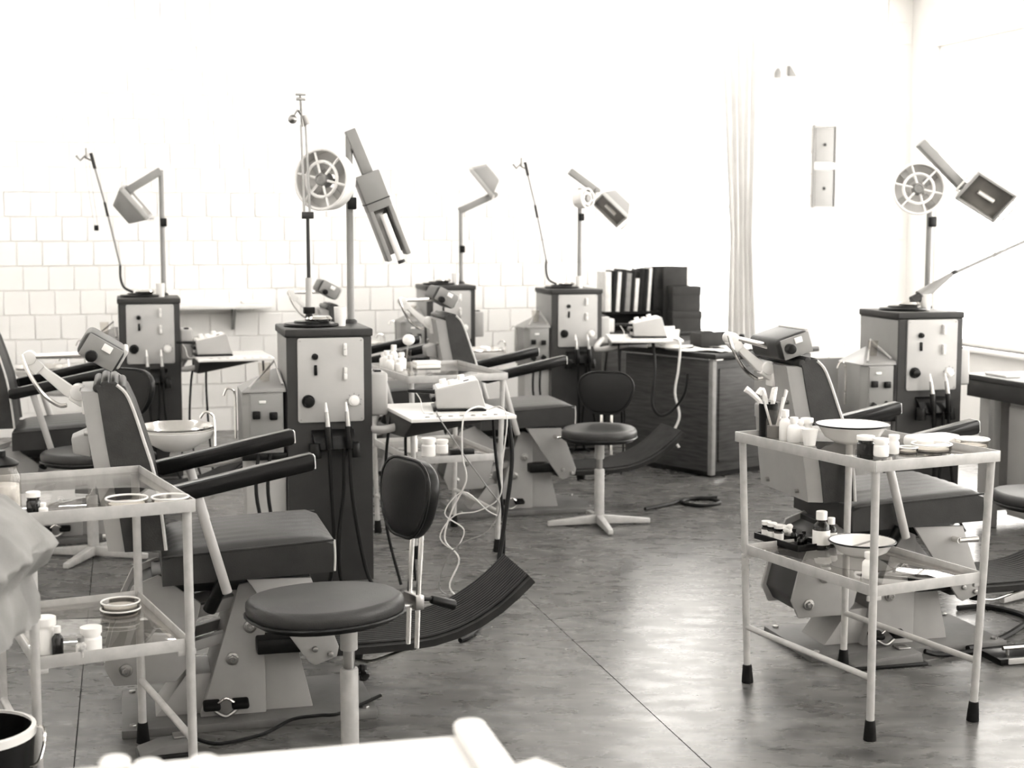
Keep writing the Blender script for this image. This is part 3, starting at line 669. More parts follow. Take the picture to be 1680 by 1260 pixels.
        b = MB(); b.tube([(-.08, 0, 2.08), (-.10, -.01, 2.10), (-.119, -.01, 2.072)], .006, 8, 4); b.sphere((-.121, -.01, 2.062), .02); b.cyl((-.07, 0, 2.08), (-.055, 0, 2.04), .014, seg=10); b.build('pulley', 'steel', hd)
    elif engine == 'fold':
        b = MB(); b.tube([(-.09, 0, UH + .03), (-.145, 0, UH + .06), (-.165, 0, UH + .12), (-.165, 0, UH + .2)], .008, 8, 5); b.build('mast_curve', 'unit_dark', t)
        MB().tube([(-.165, 0, UH + .2), (-.24, 0, 1.71), (-.305, 0, 1.97)], .0065, 8).build('mast_rod', 'unit_grey', t)
        b = MB(); b.box((-.24, 0, 1.70), (.016, .02, .09), rotY(-.2), bev=.003); b.build('mast_joint', 'unit_dark', t); MB().cyl((-.3, 0, 1.95), (-.322, 0, 2.045), .011, seg=10).build('mast_tip', 'unit_dark', t)
        b = MB(); b.cyl((-.322, 0, 2.0), (-.36, 0, 2.02), .006, seg=8); b.tube([(-.355, 0, 2.03), (-.385, 0, 2.0), (-.41, 0, 2.03)], .008, 8); b.cyl((-.345, 0, 2.02), (-.345, 0, 2.075), .012, seg=10); b.build('pulley', 'steel', t)
        if seed == 0:
            for s in (-1, 1): MB().tube([(-.345 + s * .012, 0, 2.01), (-.325 + s * .012, 0, 1.78), (-.302 + s * .010, 0, 1.6)], .003, 6, 4).build('drive_cord', 'cord_pale', t)
            MB().box((-.302, 0, 1.585), (.028, .02, .035), bev=.005).build('cord_weight', 'black_plastic', t)
    elif engine == 'out':
        b = MB(); b.cyl((.01, 0, UH + .045), (.06, 0, UH + .075), .03, .024, seg=12); b.build('engine_joint', 'unit_dark', t)
        MB().cyl((.05, 0, UH + .07), (.235, 0, 1.342), .034, .012, seg=14).build('mast_sleeve', 'unit_grey', t)
        MB().cyl((.225, 0, 1.338), (.78, 0, 1.56), .0085, seg=10).build('mast_rod', 'unit_grey', t)
        MB().box((.25, 0, 1.352), (.03, .02, .02), rotY(-.4), bev=.003).build('mast_joint', 'unit_dark', t)
    # cups on top
    MB().lathe([(0, 0), (.024, 0), (.028, .085), (.026, .085), (.022, .004), (0, .004)], (.075, -.02, UH), seg=18).build('cup', 'enamel', t)
    # lamp
    if lamp:
        px = lamp['px']; ptop = lamp['ptop']
        pole = MB().cyl((px, .14, UH - .01), (px, .14, ptop), .016, seg=14).build('lamp_pole', 'unit_grey', t)
        MB().lathe([(0, 0), (.03, 0), (.028, .012), (.018, .02), (0, .02)], (px, .14, UH), seg=18).build('pole_flange', 'unit_dark', pole)
        MB().box((px + .008, .132, lamp['clamp']), (.042, .042, .055), bev=.006).build('pole_clamp', 'black_plastic', pole)
        p, q = Vector(lamp['a0']), Vector(lamp['a1']); dx = (q - p); M = frame(dx.cross(Vector((0, 1, 0))), dx)
        MB().box((p + q) / 2, (dx.length, .05, .05), M, bev=.006).build('lamp_arm', 'unit_grey', t)
        MB().cyl(q + Vector((0, -.035, 0)), q + Vector((0, .035, 0)), .022, seg=14, bev=.003).build('arm_joint', 'unit_grey', t)
        if lamp.get('fork'):
            c = Vector(lamp['c']); l = Vector(lamp['l']).normalized(); M = frame(Vector((0, -1, 0)), l)
            hd = MB().box(c - l * .1, (.17, .115, .1), M, bev=.006).build('lamp_head', 'unit_grey', t)
            MB().box(c - l * .055, (.006, .118, .103), M, bev=.001).build('joint_band', 'unit_dark', hd)
            for s in (-1, 1): MB().box(c + l * .1 + M @ Vector((0, s * .046, 0)), (.24, .02, .1), M, bev=.004).build('shade_cheek', 'unit_grey', hd)
            MB().box(c + l * .09 + M @ Vector((0, 0, -.04)), (.22, .075, .01), M, bev=.002).build('reflector', 'reflector', hd)
            MB().cyl(c + l * .01 + M @ Vector((0, 0, .05)), c + l * .235 + M @ Vector((0, 0, .05)), .016, seg=14, bev=.003).build('tube_bulb', 'white_plastic', hd)
            MB().cyl(c + l * .23 + M @ Vector((0, 0, .05)), c + l * .245 + M @ Vector((0, 0, .05)), .017, seg=12).build('bulb_cap', 'unit_dark', hd)
        else: lamp_head(t, lamp['c'], lamp['n'], lamp['l'])
    # round spoked fan head
    if fan:
        c = Vector(fan['c']); n = Vector(fan['n']).normalized(); M = frame(n, Vector((0, 0, 1))); R_ = fan.get('R', .134)
        def P(x, y, z): return c + M @ Vector((x, y, z))
        dr = MB().lathe([(.03, -.05), (R_ * .8, -.05), (R_ * .97, -.03), (R_, .03), (R_, .045), (R_ * .955, .045), (R_ * .94, -.02), (R_ * .75, -.038), (.03, -.038)], c, seg=44, M=M).build('fan_drum', 'enamel', t, ang=50)
        MB().ring(P(0, 0, .05), R_ * .98, .007, n, 44, 8).build('rim', 'white_plastic', dr)
        MB().ring(P(0, 0, .045), R_ * .58, .008, n, 36, 8).build('inner_ring', 'white_plastic', dr)
        b = MB(); b.cyl(P(0, 0, .0), P(0, 0, .06), .034, .026, seg=20, bev=.003); b.ring(P(0, 0, .06), .02, .004, n, 20, 6); b.build('hub', 'unit_grey', dr)
        for k in range(6):
            a = 2 * math.pi * k / 6 + .3; MB().cyl(P(.03 * math.cos(a), .03 * math.sin(a), .045), P(R_ * .97 * math.cos(a), R_ * .97 * math.sin(a), .045), .006, seg=8).build('spoke', 'white_plastic', dr)
        for k in range(4):
            a = 2 * math.pi * k / 4 + .7; MB().box(P(R_ * .62 * math.cos(a), R_ * .62 * math.sin(a), .0), (R_ * .55, R_ * .35, .003), M @ rotZ(a) @ rotX(.5), bev=.001).build('blade', 'panel_grey', dr)
        MB().tube([tuple(P(0, 0, -.045)), (lamp['px'] - .03, .13, c.z - .01), (lamp['px'], .14, c.z - .01)], .012, 8).build('fan_arm', 'black_plastic', t)
    # swivelling bracket table
    if table:
        x, y_, z, ra = table; M = rotZ(ra)
        def Q(a, b_, c_): return Vector((x, y_, z)) + M @ Vector((a, b_, c_))
        tb = MB().box(Q(0, 0, -.008), (.46, .56, .016), M, bev=.003).build('bracket_table', 'enamel', t)
        bd = -.07 if z > .85 else -.12
        MB().hexa([Q(-.22, -.1, bd + .02), Q(-.2, -.1, bd + .02), Q(-.2, .2, bd), Q(-.22, .2, bd)], [Q(-.22, -.26, -.016), Q(.15, -.26, -.016), Q(.15, .26, -.016), Q(-.22, .26, -.016)], bev=.003).build('table_bracket', 'unit_dark', tb)
        for e in (-1, 1):
            for k in range(8):
                if e < 0: MB().cyl(Q(-.15 + .05 * k, -.24, -.001), Q(-.15 + .05 * k, -.24, .004), .014, .008, seg=10).build('rib_stud', 'steel', tb)
        MB().tube([(UW / 2 + .06, -.06, .80), tuple(Q(-.3, .1, -.09)), tuple(Q(-.1, .05, -.05))], .018, 10, 4).build('table_arm', 'panel_grey', t)
        for k, (a, b_) in enumerate(((-.21, .15), (-.13, .2), (.18, -.1) if z < .85 else (-.18, -.2))):
            MB().tube([tuple(Q(a, b_, -.02)), tuple(Q(a - .03 + .02 * k, b_ - .01, -.2)), tuple(Q(a - .04 + .04 * k, b_ - .03, -.5)), tuple(Q(a + .02, b_ - .06, -z + .012))], .007, 7, 6).build('hanging_hose', 'cord_black', t)
    return t
# ------------------------------------------------------------------ dental chairs
dental_chair('dental chair nearest the camera, behind the round-cornered stool, seen from the side', (-.882, 4.837, 0), .55)
dental_chair('dental chair behind the right-hand trolley, its grey back shell towards us', (1.44, 5.659, 0), -.3, head=(-.455, 1.165))
dental_chair('dental chair in the middle, behind the table with the white console', (.031, 8.364, 0), .5)
dental_chair('dental chair at the far left, cut by the frame, behind the left stool', (-2.273, 7.62, 0), .3)
dental_chair('dental chair mostly hidden behind the nearest dental unit', (-.72, 9.32, 0), .5)

# ------------------------------------------------------------------ dental units
dental_unit('dental unit nearest the camera, standing behind the front chair, fan on its pole', (-.844, 6.65, 0), engine='mast', table=(.50, -.30, .80, .06),
    lamp=dict(px=.147, ptop=2.0, clamp=1.70, a0=(.15, .14, 2.03), a1=(.245, .14, 1.80), fork=True, c=(.285, .12, 1.66), l=(.36, 0, -.93)),
    fan=dict(c=(.03, .02, 1.80), n=(-.62, -.78, .05)))
dental_unit('dental unit at the right, beside the dark bench, lamp tilted over it', (2.114, 7.912, 0), engine='out',
    lamp=dict(px=.175, ptop=1.86, clamp=1.62, a0=(.10, .13, 2.04), a1=(.34, .10, 1.81), c=(.46, .06, 1.775), n=(-.42, -.75, -.5), l=(.8, -.1, -.45)),
    fan=dict(c=(.03, .02, 1.79), n=(-.38, -.92, .05)))
dental_unit('dental unit at the far left, in front of the tiled wall', (-2.286, 9.39, 0), engine='fold', table=(.49, -.27, .80, .05),
    lamp=dict(px=.10, ptop=1.95, clamp=1.62, a0=(.10, .14, 1.945), a1=(-.14, .14, 1.80), c=(-.09, .10, 1.72), n=(.72, -.15, .6), l=(.62, 0, -.76)))
dental_unit('dental unit left of the desk with the books', (.404, 10.703, 0), engine='fold', seed=1, table=(.20, -1.05, .875, -.25),
    lamp=dict(px=.125, ptop=1.87, clamp=1.66, a0=(.045, .13, 1.99), a1=(.245, .12, 1.85), c=(.37, .10, 1.74), n=(-.68, -.3, -.6), l=(.66, -.2, -.7)),
    fan=dict(c=(.11, .03, 1.79), n=(.5, -.8, .05), R=.07))
dental_unit('farthest dental unit, in the middle behind a chair headrest', (-.506, 11.339, 0), engine=None,
    lamp=dict(px=.153, ptop=1.74, clamp=1.42, a0=(.14, .14, 1.71), a1=(.42, .14, 1.835), c=(.345, .12, 1.96), n=(-.72, .25, -.62), l=(.6, 0, -.78)))

# ------------------------------------------------------------------ stools
stool('dark padded stool in the foreground, its backrest turned to the right', (-.535, 4.25, 0), .55, .53, col=.065, bh=.265, fl=.13)
stool('dark swivel stool in front of the desk, backrest facing us', (.468, 7.90, 0), 1.38, .53, feet=4, bh=.155)
stool('dark stool at the left, behind the front chair backrest', (-2.03, 7.12, 0), 1.02, .53, feet=4, bh=.25)
stool('stool at the right edge, only the rim of its seat showing', (2.31, 6.38, 0), -1.3, .45, back=False)
stool('stool at the left edge under the draped grey coat', (-1.465, 3.16, 0), 0.0, .55, knob=False)

# ------------------------------------------------------------------ trolleys
RT = math.radians(26)
trolley('glass-shelved trolley at the right, standing alone on the bare floor', (1.163, 4.915, 0), RT, h=.88, low=.485)
trolley('glass-shelved trolley at the left edge, in front of the nearest dental chair', (-1.194, 4.143, 0), math.radians(27), .44, .64, .41, .60, .86, .475)
trolley('glass-shelved trolley in the middle, behind the table with the white console', (-.3875, 7.47, 0), math.radians(21), h=.88, low=.485)
def tp(x, y): return (x * .9858, y * .9858, .8705)
Z3, L3 = .8705, .4755
# right trolley, upper shelf
t = thing('instrument_cup', 'black cup of white swabs on the left corner of the right trolley', 'cup', tp(.905, 5.235))
MB().lathe([(0, 0), (.03, 0), (.034, .115), (.031, .115), (.027, .004), (0, .004)], seg=22).build('cup', 'black_plastic', t)
for i, (dx, dy, lx) in enumerate(((-.01, 0, -.05), (.0, .01, -.02), (.012, 0, .01))):
    MB().tube([(dx, dy, .03), (dx + lx * .3, dy, .11), (dx + lx, dy, .15 + .01 * i), (dx + lx * 1.2 - .01, dy, .165 - .02 * i)], .006, 8, 4, taper=.012).build('swab', 'gauze', t)
t = thing('instrument_jar', 'clear glass jar with glass rods standing in it, right trolley', 'jar', tp(.915, 5.165))
MB().lathe([(0, 0), (.027, 0), (.029, .005), (.029, .065), (.02, .082), (.019, .1), (.017, .1), (.018, .082), (.026, .064), (.026, .004), (0, .004)], seg=24).build('jar', 'glass_clear', t)
MB().lathe([(0, .004), (.025, .005), (.025, .045), (0, .045)], seg=20).build('liquid', 'book_grey', t)
for dx, dy, tx, ty, h in ((0, 0, -.035, .01, .13), (.008, 0, .03, .0, .17), (0, .008, .045, .01, .165), (.004, -.006, .022, -.01, .145)):
    MB().cyl((dx, dy, .008), (dx + tx, dy + ty, h), .004, .0045, seg=8).build('glass_rod', 'cord_pale', t)
wb = 'white bottles on the right trolley'
bottle('white bottle beside the jar of rods on the right trolley', tp(.946, 5.13), .105, .02, group=wb)
bottle('squat white bottle second from the jar of rods', tp(.968, 5.085), .085, .022, group=wb)
bottle('small white bottle third from the jar of rods', tp(.993, 5.1), .075, .019, group=wb)
bottle('white bottle with a wide cap beside the paper cup', tp(1.02, 5.12), .078, .021, neck=.85, group=wb)
o = MB().lathe([(0, 0), (.019, 0), (.028, .055), (.026, .055), (.018, .004), (0, .004)], seg=22).build('paper_cup', 'white_plastic')
tag(o, 'white tapered cup at the front left of the enamel bowl', 'cup', loc=tp(1.008, 5.01))
bowl('wide white enamel bowl on the upper shelf of the right trolley', tp(1.165, 5.07), .122, .062)
t = bottle('jar with white cap and dark contents at the right trolley front corner', tp(1.148, 4.80), .062, .028, body='liquid_dark', neck=.85)
bottle('white jar at the front corner of the right trolley', tp(1.19, 4.765), .058, .024, neck=.9, label_band='paper')
bottle('slim white bottle right of the front corner of the right trolley', tp(1.245, 4.82), .062, .017, neck=.8)
petri('small glass dish right of the slim white bottle on the trolley', tp(1.295, 4.83), .03, .02)
petri('large covered glass dish on the right trolley front rim', tp(1.385, 4.88), .065, .024)
o = MB().flat([(x, y) for x, y in rounded(.19, .1, .03, 5)], 0, .036, bev=.012, seg=3).build('gauze_pack', 'cloth_white')
tag(o, 'white folded gauze pack behind the covered glass dish', 'gauze', loc=tp(1.42, 5.0), rz=RT)
petri('covered glass dish at the right corner of the right trolley', tp(1.545, 4.965), .055, .028)
# right trolley, lower shelf
t = thing('bottle_tray', 'dark shallow tray with vials on the lower shelf of the right trolley', 'tray', (.985, 5.215, L3), RT)
MB().box((0, 0, .004), (.12, .26, .008), bev=.003).build('tray_floor', 'black_plastic', t)
for s in (-1, 1):
    MB().box((s * .058, 0, .013), (.005, .26, .022), bev=.001).build('tray_side', 'black_plastic', t); MB().box((0, s * .128, .013), (.112, .005, .022), bev=.001).build('tray_side', 'black_plastic', t)
def in_tray(a, b): 
    v = rotZ(RT) @ Vector((a, b, 0)); return (.985 + v.x, 5.215 + v.y, L3 + .0085)
g = 'white-capped vials in the dark tray'
for i, (a, b) in enumerate(((-.035, .09), (-.035, .055), (-.035, .015))):
    bottle(('leftmost', 'middle', 'rightmost')[i] + ' of the three white-capped vials at the tray end', in_tray(a, b), .062, .017, body='glass_brown', neck=.9, group=g, label_band='paper')
for i, (a, b) in enumerate(((.02, .0), (.025, -.05), (-.01, -.08))):
    bottle(('dark vial in the middle of the tray', 'dark vial nearest the tall bottle in the tray', 'dark vial at the front of the tray')[i], in_tray(a, b), .045, .012, body='glass_brown', cap='black_plastic', group='dark vials in the tray')
b = MB(); 
for k in range(5): b.sphere((random.uniform(-.02, .02), random.uniform(-.02, .02), .018 + k * .006), .018, (1, .7, .6), rotZ(k) @ rotX(k))
tag(b.build('cotton_wad', 'gauze'), 'crumpled cotton wad in the dark tray', 'cotton', loc=in_tray(.03, .05))
bottle('tall medicine bottle with a white cap, lower shelf of the right trolley', (1.08, 5.13, L3), .135, .03, body='glass_brown', label_band='paper')
bottle('smaller medicine bottle right of the tall one, lower shelf', (1.122, 5.165, L3), .105, .02, body='glass_brown', label_band='paper')
bowl('white enamel bowl with a dark rim on the lower shelf', (1.2, 5.03, L3), .112, .05)
b = MB(); b.cyl((-.05, .01, .012), (.06, -.01, .052), .004, .003, seg=8); b.build('needle_rod', 'steel'); nr = bpy.data.objects['needle_rod']; tag(nr, 'thin steel instrument lying in the lower enamel bowl', 'instrument', loc=(1.19, 5.02, L3 + .01))
bottle('white plastic bottle at the front corner of the lower shelf', (1.145, 4.70, L3), .085, .022, label_band='paper', neck=.55)
petri('glass dish behind the lower enamel bowl', (1.11, 5.235, L3), .03, .02)
# left trolley
Z1, L1 = .8505, .4655
petri('covered glass dish, left of two at the front of the left trolley', (-1.035, 3.955, Z1), .056, .022, 'glass dishes on the left trolley')
petri('covered glass dish, right of two at the corner of the left trolley', (-.925, 3.985, Z1), .05, .02, 'glass dishes on the left trolley')
bottle('dark bottle with white cap on the left trolley by the coat', (-1.245, 3.83, Z1), .062, .018, body='liquid_dark', neck=.9)
bottle('small white bottle beside the dark one on the left trolley', (-1.215, 3.815, Z1), .035, .012)
t = thing('storage_jar', 'glass jar with dark lid and white swabs at the left edge', 'jar', (-1.335, 3.86, Z1))
MB().lathe([(0, 0), (.045, 0), (.048, .006), (.048, .1), (.04, .115), (.04, .125), (.037, .125), (.037, .113), (.045, .098), (.045, .005), (0, .005)], seg=28).build('jar', 'glass_clear', t)
MB().lathe([(0, .006), (.043, .006), (.043, .075), (0, .08)], seg=24).build('swabs', 'gauze', t)
b = MB(); b.lathe([(0, .126), (.044, .126), (.046, .132), (.03, .142), (.012, .15), (.012, .165), (0, .168)], seg=24); b.build('lid', 'black_plastic', t)
for i, (z, r_) in enumerate(((0, .058), (.02, .056))):
    petri(('lower', 'upper')[i] + ' of two stacked glass dishes on the left trolley bottom shelf', (-1.145, 4.275, L1 + z), r_, .022, 'stacked dishes on the left trolley')
bottle('white square-shouldered bottle on the left trolley bottom shelf', (-1.12, 3.88, L1), .075, .028, neck=.9)
bottle('dark bottle on the left trolley bottom shelf', (-1.205, 3.865, L1), .08, .015, body='liquid_dark')
bottle('small patterned bottle in front of the white one on the bottom shelf', (-1.138, 3.848, L1), .055, .014, body='tag', cap='book_grey')
bottle('tall white bottle half behind the grey coat on the bottom shelf', (-1.245, 3.885, L1), .10, .03, neck=.8)
lb = MB().box((-1.1245, 3.8545, .466), (.065, .003, .03), rotZ(math.radians(27)), bev=.001).build('paper_tag', 'tag'); tag(lb, 'small printed paper tag stuck to the left trolley shelf rail', 'tag')
# middle trolley
M2 = Vector((-.3875, 7.47, 0)); R2 = rotZ(math.radians(21))
def m2(a, b, z): v = M2 + R2 @ Vector((a, b, 0)); return (v.x, v.y, z)
g = 'white bottles on the middle trolley'
for i, (a, b, h, r_) in enumerate(((-.19, .27, .08, .02), (-.19, .21, .095, .022), (-.19, .15, .075, .02), (-.14, .25, .12, .022), (-.12, .18, .085, .024), (-.16, .09, .06, .02))):
    bottle('white bottle, %s from the nearest dental unit on the middle trolley' % ('first', 'second', 'third', 'fourth', 'fifth', 'sixth')[i], m2(a, b, .8705), h, r_, group=g)
t = thing('powder_brush', 'glass tumbler with a round-headed brush on the middle trolley', 'brush', m2(-.08, .24, .8705))
MB().lathe([(0, 0), (.025, 0), (.03, .09), (.028, .09), (.023, .004), (0, .004)], seg=20).build('tumbler', 'glass_clear', t)
MB().cyl((0, 0, .006), (.012, 0, .12), .004, seg=8).build('handle', 'steel', t); MB().sphere((.016, 0, .145), .032, (1, 1, .9)).build('brush_head', 'gauze', t)
for i in range(2):
    o = MB().box((0, 0, .009), (.13, .08, .018), bev=.003).build('instrument_case', 'white_plastic'); tag(o, ('lower', 'upper')[i] + ' flat white case stacked on the middle trolley', 'case', 'flat white cases', m2(.02, .2, .8705 + .0185 * i), math.radians(21))
for i, (a, b, h, r_) in enumerate(((-.1, -.2, .09, .035), (-.01, -.14, .07, .03), (-.14, -.05, .11, .03))):
    bottle(('squat white jar on the lower shelf of the middle trolley front', 'white jar behind it on the lower middle trolley shelf', 'tall jar at the left of the lower middle trolley shelf')[i], m2(a, b, .4755), h, r_, neck=.9)
o = MB().box((0, 0, .018), (.12, .05, .036), bev=.004).build('instrument_box', 'black_plastic'); tag(o, 'black box lying on the lower shelf of the middle trolley', 'box', None, m2(.05, -.26, .4755), math.radians(21))

# ------------------------------------------------------------------ consoles on the bracket tables
def console(label, loc, rz):
    t = thing('test_console', label, 'console', loc, rz, 'white sloping consoles')
    MB().box((.1, .11, .005), (.23, .24, .01), bev=.003).build('base_mat', 'black_plastic', t)
    c = MB().prism([(0, .01), (.215, .01), (.18, .135), (-.008, .093)], 0, .22, bev=.006, seg=3).build('case', 'panel_grey', t)
    s = math.atan2(.042, .188); M = rotY(-s)
    tp_ = MB().box((.086, .11, .1155), (.17, .19, .004), M, bev=.001).build('top_panel', 'white_plastic', c)
    for dx, dy in ((-.02, .05), (.03, .15), (-.05, .15)):
        x = .086 + dx; z = .1155 + dx * math.tan(s); MB().cyl((x, dy, z), (x - .004, dy, z + .022), .017, .015, seg=16, bev=.002).build('dial', 'white_plastic', tp_)
    MB().box((.13, .05, .129), (.025, .012, .004), M, bev=.001).build('slot', 'black_plastic', tp_)
    pr = MB().cyl((-.125, .03, .088), (.0, .03, .083), .0075, .010, seg=12, bev=.002).build('probe', 'black_plastic', c)
    b = MB(); b.cyl((-.012, .02, .05), (-.012, .17, .052), .012, .014, seg=12, bev=.003); b.build('side_grip', 'black_plastic', c)
    MB().tube([(-.09, .03, .082), (-.07, .0, .05), (-.06, -.06, .003), (-.02, -.10, .004)], .0025, 6, 5).build('probe_lead', 'cord_pale', c)
    return t
console('white sloping console with dials on the table right of the nearest unit', (-.325, 6.41, .80), .1)
console('white sloping console on the table right of the far left unit', (-1.93, 9.13, .80), .3)
console('white sloping console on the table in front of the desk', (.79, 9.64, .875), .05)
# loose pale cords hanging from the front table
cord('test_lead', 'tangled pale leads hanging from the front table, thicker strand', [(-.10, 6.36, .815), (-.15, 6.25, .84), (-.2, 6.12, .81), (-.205, 6.10, .66), (-.19, 6.1, .55), (-.25, 6.12, .42), (-.28, 6.12, .30), (-.22, 6.1, .22), (-.26, 6.1, .1), (-.18, 6.1, .03), (-.12, 6.08, .008)], .0038, 'cord_pale')
cord('test_lead', 'tangled pale leads hanging from the front table, looped strand', [(-.10, 6.36, .815), (-.05, 6.25, .84), (-.02, 6.14, .80), (-.04, 6.12, .62), (-.05, 6.12, .48), (-.14, 6.12, .42), (-.24, 6.12, .40), (-.3, 6.12, .31), (-.24, 6.12, .26), (-.2, 6.12, .34), (-.28, 6.12, .41), (-.2, 6.12, .5), (-.1, 6.12, .42), (-.06, 6.12, .40)], .0028, 'cord_pale')
cord('test_lead', 'thin dark lead drooping below the front table', [(-.32, 6.30, .815), (-.3, 6.16, .80), (-.2, 6.1, .66), (-.1, 6.1, .52), (-.05, 6.1, .44), (-.1, 6.1, .34), (-.22, 6.1, .28), (-.28, 6.1, .2), (-.3, 6.1, .09), (-.2, 6.1, .06), (-.1, 6.1, .14)], .003, 'book_grey')
cord('power_cord', 'thick black cord falling from the front table to the floor', [(-.02, 6.42, .78), (.0, 6.38, .6), (-.03, 6.3, .35), (-.07, 6.2, .12), (-.12, 5.9, .02), (-.16, 5.7, .01), (-.2, 5.62, .01)], .010, 'cord_black')
cord('test_lead', 'twisted pale leads hanging in front of the desk', [(1.03, 9.50, .88), (1.06, 9.40, .86), (1.05, 9.38, .7), (1.03, 9.38, .55), (1.06, 9.38, .4), (1.02, 9.38, .28), (1.06, 9.38, .2)], .008, 'cord_pale')
cord('power_cord', 'black cord looping in front of the desk', [(.90, 9.50, .86), (.90, 9.35, .7), (.88, 9.3, .5), (.92, 9.28, .42), (1.0, 9.3, .44), (1.08, 9.3, .55), (1.1, 9.3, .68)], .010, 'cord_black')
# cables on the floor
cord('floor_cable', 'black cable lying across the base plate of the nearest chair', [(-.44, 4.86, .036), (-.55, 4.68, .036), (-.62, 4.655, .036), (-.7, 4.62, .035), (-.78, 4.55, .012), (-.9, 4.46, .012), (-.97, 4.45, .03)], .006)
cord('floor_cable', 'coiled black cable on the floor under the middle footrest', [(.75, 8.3, .01), (.9, 8.45, .01), (1.02, 8.6, .01), (1.15, 8.62, .01), (1.2, 8.5, .01), (1.08, 8.4, .01), (.98, 8.5, .011), (1.05, 8.62, .011), (1.2, 8.6, .02)], .011)
cord('floor_cable', 'black cable looping on the floor behind the right trolley', [(1.72, 5.5, .012), (1.85, 5.6, .012), (1.98, 5.75, .012), (2.1, 5.95, .012), (2.0, 6.12, .012), (1.86, 6.1, .012)], .012)
cord('floor_cable', 'black cable running along the front of the right chair base plate', [(1.53, 5.40, .03), (1.6, 5.42, .012), (1.75, 5.47, .012), (1.9, 5.52, .012), (2.05, 5.54, .012)], .010)
# foot controls
def foot_control(label, loc, rz, w=.19, d=.15, h=.045):
    t = thing('foot_control', label, 'foot control', loc, rz, 'foot controls')
    MB().box((0, 0, .007), (w, d, .014), bev=.004).build('base', 'black_plastic', t)
    MB().prism([(-w * .48, .013), (w * .45, .013), (w * .42, h), (-w * .1, h * .82), (-w * .46, .02)], -d * .45, d * .45, bev=.004).build('treadle', 'plate', t)
    MB().box((w * .3, d * .2, h + .001), (.05, .05, .006), bev=.002).build('toe_plate', 'steel', t)
    return t
foot_control('grey wedge foot control under the left trolley', (-1.055, 4.405, 0), A + .1, .17, .11)
foot_control('grey wedge foot control before the right chair base plate', (1.36, 5.34, 0), A, .3, .13, .05)
t = thing('foot_control_bar', 'flat foot control with a chrome bar at the right edge', 'foot control', (1.92, 5.42, 0), A)
MB().box((0, 0, .012), (.32, .14, .024), bev=.004).build('base', 'black_plastic', t); MB().box((-.0, -.074, .016), (.26, .008, .022), bev=.003).build('front_strip', 'panel_grey', t)
MB().cyl((-.12, -.02, .05), (.16, -.02, .05), .008, seg=10).build('chrome_bar', 'chrome', t)
for x in (-.1, .14): MB().cyl((x, -.02, .022), (x, -.02, .05), .006, seg=8).build('post', 'steel', t)

# ------------------------------------------------------------------ desk at the back, turned 38 degrees
DA = math.radians(38.5)
t = thing('desk', 'dark wooden desk by the curtained window, corner towards us', 'desk', (1.28, 9.37, 0), DA)
MB().box((.47, .42, .78), (1.0, .9, .036), bev=.006).build('desk_top', 'desk_top', t)
MB().box((.0, .42, .395), (.03, .78, .71), bev=.003).build('end_panel', 'desk_wood', t); MB().box((.94, .42, .395), (.03, .78, .71), bev=.003).build('end_panel', 'desk_wood', t)
MB().box((.47, .02, .395), (.9, .024, .71), bev=.003).build('front_panel', 'desk_wood', t)
MB().box((.0, .02, .39), (.036, .036, .74), bev=.004).build('corner_post', 'book_grey', t)
MB().box((.47, .42, .02), (.9, .74, .04), bev=.003).build('plinth', 'black_plastic', t)
for k in range(2): MB().box((.24 + .46 * k, .004, .4), (.4, .012, .6), bev=.004).build('door_panel', 'desk_wood', t)
def dk(a, b, z=.7985): v = Vector((1.28, 9.37, 0)) + rotZ(DA) @ Vector((a, b, 0)); return (v.x, v.y, z)
def paper(label, loc, rz, w=.21, l=.3, lift=.012, group='papers on the desk'):
    tp_, bt = [], []
    for i in range(7):
        r1, r2 = [], []
        for j in range(7):
            z = lift * (.5 + .5 * math.sin(i * 1.3 + j * .9 + loc[0] * 20)) * (1 if 0 < i < 6 else 1.3)
            p = (w * (i / 6 - .5), l * (j / 6 - .5), z + .002); r1.append(p); r2.append((p[0], p[1], p[2] - .0018))
        tp_.append(r1); bt.append(r2)
    return tag(MB().sheet(tp_, bt).build('paper_sheet', 'paper'), label, 'paper', group, loc, rz)
for i, (a, b, r_) in enumerate(((.1, .16, .3), (.36, .16, -.1), (.12, .52, .9), (.6, .17, .2), (.83, .17, .1))):
    paper(('curled white paper at the near corner of the desk', 'white paper in the middle of the desk front edge', 'white paper at the left side of the desk', 'white paper before the dark box on the desk', 'white paper at the right end of the desk')[i], dk(a, b), DA + r_)
t = thing('desk_box', 'dark open box lying on the desk before the curtain', 'box', dk(.42, .42), DA - .35)
MB().box((0, 0, .004), (.26, .17, .008), bev=.002).build('bottom', 'box_board', t)
for s in (-1, 1): MB().box((s * .128, 0, .045), (.006, .17, .09), bev=.001).build('side', 'box_board', t); MB().box((0, s * .083, .045), (.25, .006, .09), bev=.001).build('side', 'box_board', t)
t = thing('card_holder', 'pale upright card holder on the desk beside the stacked boxes', 'card holder', dk(.16, .58), DA - .3)
MB().box((0, 0, .006), (.12, .09, .012), bev=.002).build('base', 'paper', t); MB().box((0, .02, .07), (.12, .006, .13), rotX(-.25), bev=.001).build('card', 'book_light', t); MB().box((.02, -.01, .06), (.1, .006, .11), rotX(.2), bev=.001).build('card', 'book_light', t)
o = MB().lathe([(0, 0), (.02, 0), (.022, .06), (.018, .075), (0, .078)], seg=16).build('ink_bottle', 'black_plastic'); tag(o, 'small black ink bottle on the desk', 'bottle', loc=dk(.62, .35))
